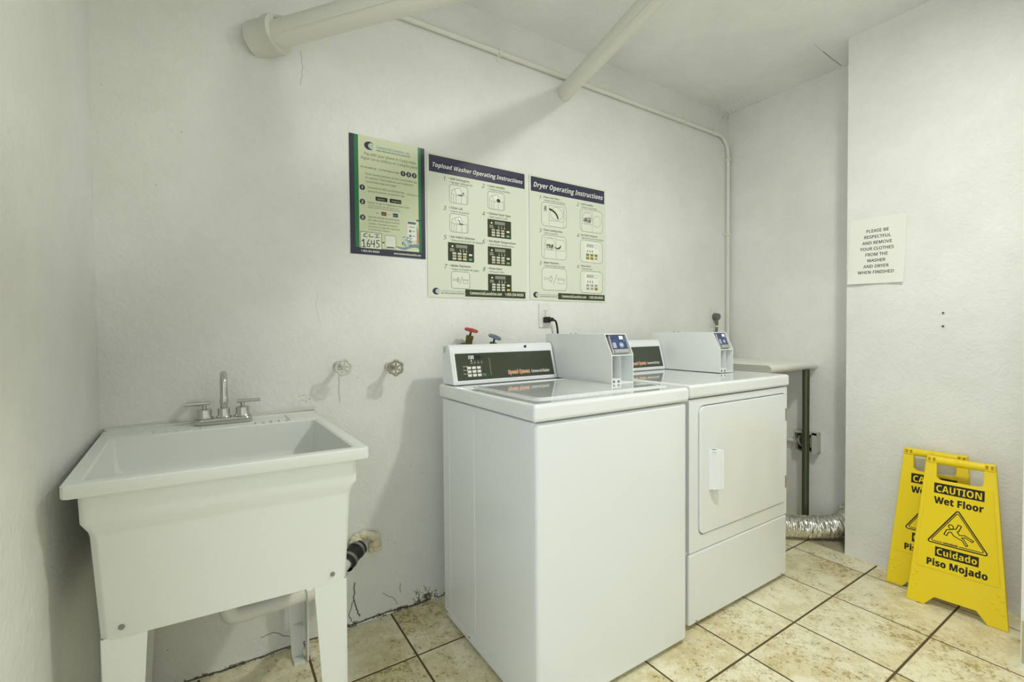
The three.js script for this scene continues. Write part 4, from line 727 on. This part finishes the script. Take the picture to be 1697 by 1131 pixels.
// ---------------------------------------------------------------- wet floor signs
{
  const SH = 0.592, BW = 0.1445, TW = 0.101;
  const half = (y) => BW + (TW - BW) * y / SH;
  const [c, g] = canvas(740, 1480), X = (x) => (x / (2 * BW) + 0.5) * 740, Y = (f) => f * 1480;
  g.fillStyle = '#f6da08'; g.fillRect(0, 0, 740, 1480); g.textAlign = 'center';
  g.fillStyle = '#0c0b06'; g.fillRect(X(-0.072), Y(0.178), X(0.072) - X(-0.072), Y(0.068)); g.fillStyle = '#f6da08'; g.font = 'bold 92px sans-serif'; g.fillText('CAUTION', 370, Y(0.236), 345);
  g.fillStyle = '#0c0b06'; g.font = 'bold 90px sans-serif'; g.fillText('Wet Floor', 370, Y(0.314), 360); g.lineWidth = 4; g.strokeStyle = '#0c0b06'; g.strokeText('Wet Floor', 370, Y(0.314), 360);
  g.strokeStyle = '#0c0b06'; g.lineJoin = 'round';
  const triangle = (s, lw) => { const cx = 370, cy = Y(0.478), w = 212 * s, h = 195 * s; g.lineWidth = lw; g.beginPath(); g.moveTo(cx - w * 0.05, cy - h); g.quadraticCurveTo(cx, cy - h * 1.06, cx + w * 0.05, cy - h); g.lineTo(cx + w, cy + h * 0.66); g.quadraticCurveTo(cx + w * 1.02, cy + h * 0.76, cx + w * 0.92, cy + h * 0.76); g.lineTo(cx - w * 0.92, cy + h * 0.76); g.quadraticCurveTo(cx - w * 1.02, cy + h * 0.76, cx - w, cy + h * 0.66); g.closePath(); g.stroke(); };
  triangle(1, 11); triangle(0.88, 7);
  g.lineWidth = 8; g.lineCap = 'round'; const fig = (pts, close) => { g.beginPath(); pts.forEach(([x, y], i) => (i ? g.lineTo(x, y) : g.moveTo(x, y))); if (close) g.closePath(); g.stroke(); };
  const cy = Y(0.478), Q = (u, v) => [370 + (u - 600) * 0.365, cy + (v - 560) * 0.39 - (u - 600) * 0.086 + 4];
  g.beginPath(); g.ellipse(...Q(472, 418), 17, 21, -0.5, 0, 7); g.stroke();
  fig([[385, 490], [575, 468], [620, 362], [680, 392], [630, 520], [598, 528], [648, 614], [752, 614], [925, 735], [900, 765], [760, 668], [690, 672], [735, 715], [815, 855], [780, 872], [710, 745], [530, 632], [480, 545], [425, 552], [390, 635], [335, 605]].map(([u, v]) => Q(u, v)), true);
  // the small printed mark that interrupts the inner line, too small to read
  g.fillStyle = '#f6da08'; g.fillRect(262, cy + 116, 126, 24); g.lineWidth = 5; for (let k = 0; k < 9; k++) { g.beginPath(); g.moveTo(272 + k * 12, cy + 136); g.lineTo(274 + k * 12, cy + 124 - (k % 3) * 2); g.lineTo(280 + k * 12, cy + 135); g.stroke(); }
  g.fillStyle = '#0c0b06'; g.fillRect(X(-0.062), Y(0.6), X(0.062) - X(-0.062), Y(0.063)); g.fillStyle = '#f6da08'; g.font = 'bold 84px sans-serif'; g.fillText('Cuidado', 370, Y(0.651), 300);
  g.fillStyle = '#0c0b06'; g.font = 'bold 88px sans-serif'; g.fillText('Piso Mojado', 370, Y(0.728), 450); g.lineWidth = 4; g.lineJoin = 'round'; g.strokeText('Piso Mojado', 370, Y(0.728), 450);
  const print = std('#ffffff', 0.6, { map: canvasTex(c) });
  function sign(label, base, X0, up, gap) {
    const s = thing('wet_floor_sign', label, 'sign', base, 'yellow wet floor signs');
    const ax = X0.clone().normalize(), ay = up.clone().normalize(), az = ax.clone().cross(ay).normalize(), ay2 = az.clone().cross(ax);
    s.quaternion.setFromRotationMatrix(new THREE.Matrix4().makeBasis(ax, ay2, az));
    const T = 0.01;
    const outline = [[-half(0), 0], [-half(0) + 0.055, 0], [-half(0) + 0.085, 0.038], [half(0) - 0.085, 0.038], [half(0) - 0.055, 0], [half(0), 0], [half(SH) , SH - 0.02], [half(SH) - 0.004, SH - 0.004], [-half(SH) + 0.004, SH - 0.004], [-half(SH), SH - 0.02]];
    const slot = roundRect(-0.067, 0.067, SH - 0.094, SH - 0.01, 0.018);
    obj('front_leaf', prism(outline, -T, 0, 0.0025, [slot]), M.yellow, s);
    const lab = prism([[-half(0.145) + 0.014, 0.15], [-half(0.145) + 0.02, 0.146], [half(0.145) - 0.02, 0.146], [half(0.145) - 0.014, 0.15], [half(SH - 0.1) - 0.014, SH - 0.1], [-half(SH - 0.1) + 0.014, SH - 0.1]], -0.001, 0.0022, 0.001);
    const q = clean(lab), p = q.attributes.position, uv = q.attributes.uv; for (let i = 0; i < p.count; i++) uv.setXY(i, p.getX(i) / (2 * BW) + 0.5, p.getY(i) / SH);
    obj('label_panel', q, print, s).userData.label = 'raised panel printed with warning text';
    const rear = prism(outline, 0, T, 0.0025, [slot]); rear.rotateX(-gap); rear.translate(0, gap * 0.002, -2 * T - 0.004);
    obj('rear_leaf', rear, M.yellow, s);
    obj('handle', [rod(V(-0.07, SH - 0.016, -T), V(0.07, SH - 0.016, -T), 0.0155, 0.0155, 22), new THREE.SphereGeometry(1, 24, 16).scale(0.024, 0.0165, 0.0178).translate(0, SH - 0.016, -T)], M.yellow, s);
    for (const k of [-1, 1]) obj('hinge_knuckle', rb(k * 0.084 - 0.0165, k * 0.084 + 0.0165, SH - 0.03, SH, -2 * T - 0.004, 0.0035, 0.007, 3), M.yellow, s);
    for (const k of [-0.09, -0.076, 0.076, 0.09]) obj('hinge_slot', rb(k - 0.0035, k + 0.0035, SH - 0.021, SH - 0.007, 0.003, 0.0042, 0.0006), M.yellowDark, s);
    for (let k = 0; k < 5; k++) for (const sx of [-1, 1]) obj('grip_dot', new THREE.SphereGeometry(0.006, 12, 6).scale(1, 1, 0.25).translate(sx * (0.128 - 0.013 * (k % 3)), 0.055 + 0.016 * k, -0.0002), M.yellow, s);
  }
  sign('yellow plastic wet floor sign with fully visible print leaning on another sign', [1.649, 0.001, 1.219], V(0.032, 0, 0.286), V(0.088, 0.583, -0.006), 0);
  sign('yellow plastic wet floor sign half hidden behind another sign against the wall', [1.735, 0.001, 1.122], V(0.03, 0, 0.286), V(0.075, 0.605, 0.012), 0);
}

renderer.render(scene, camera);
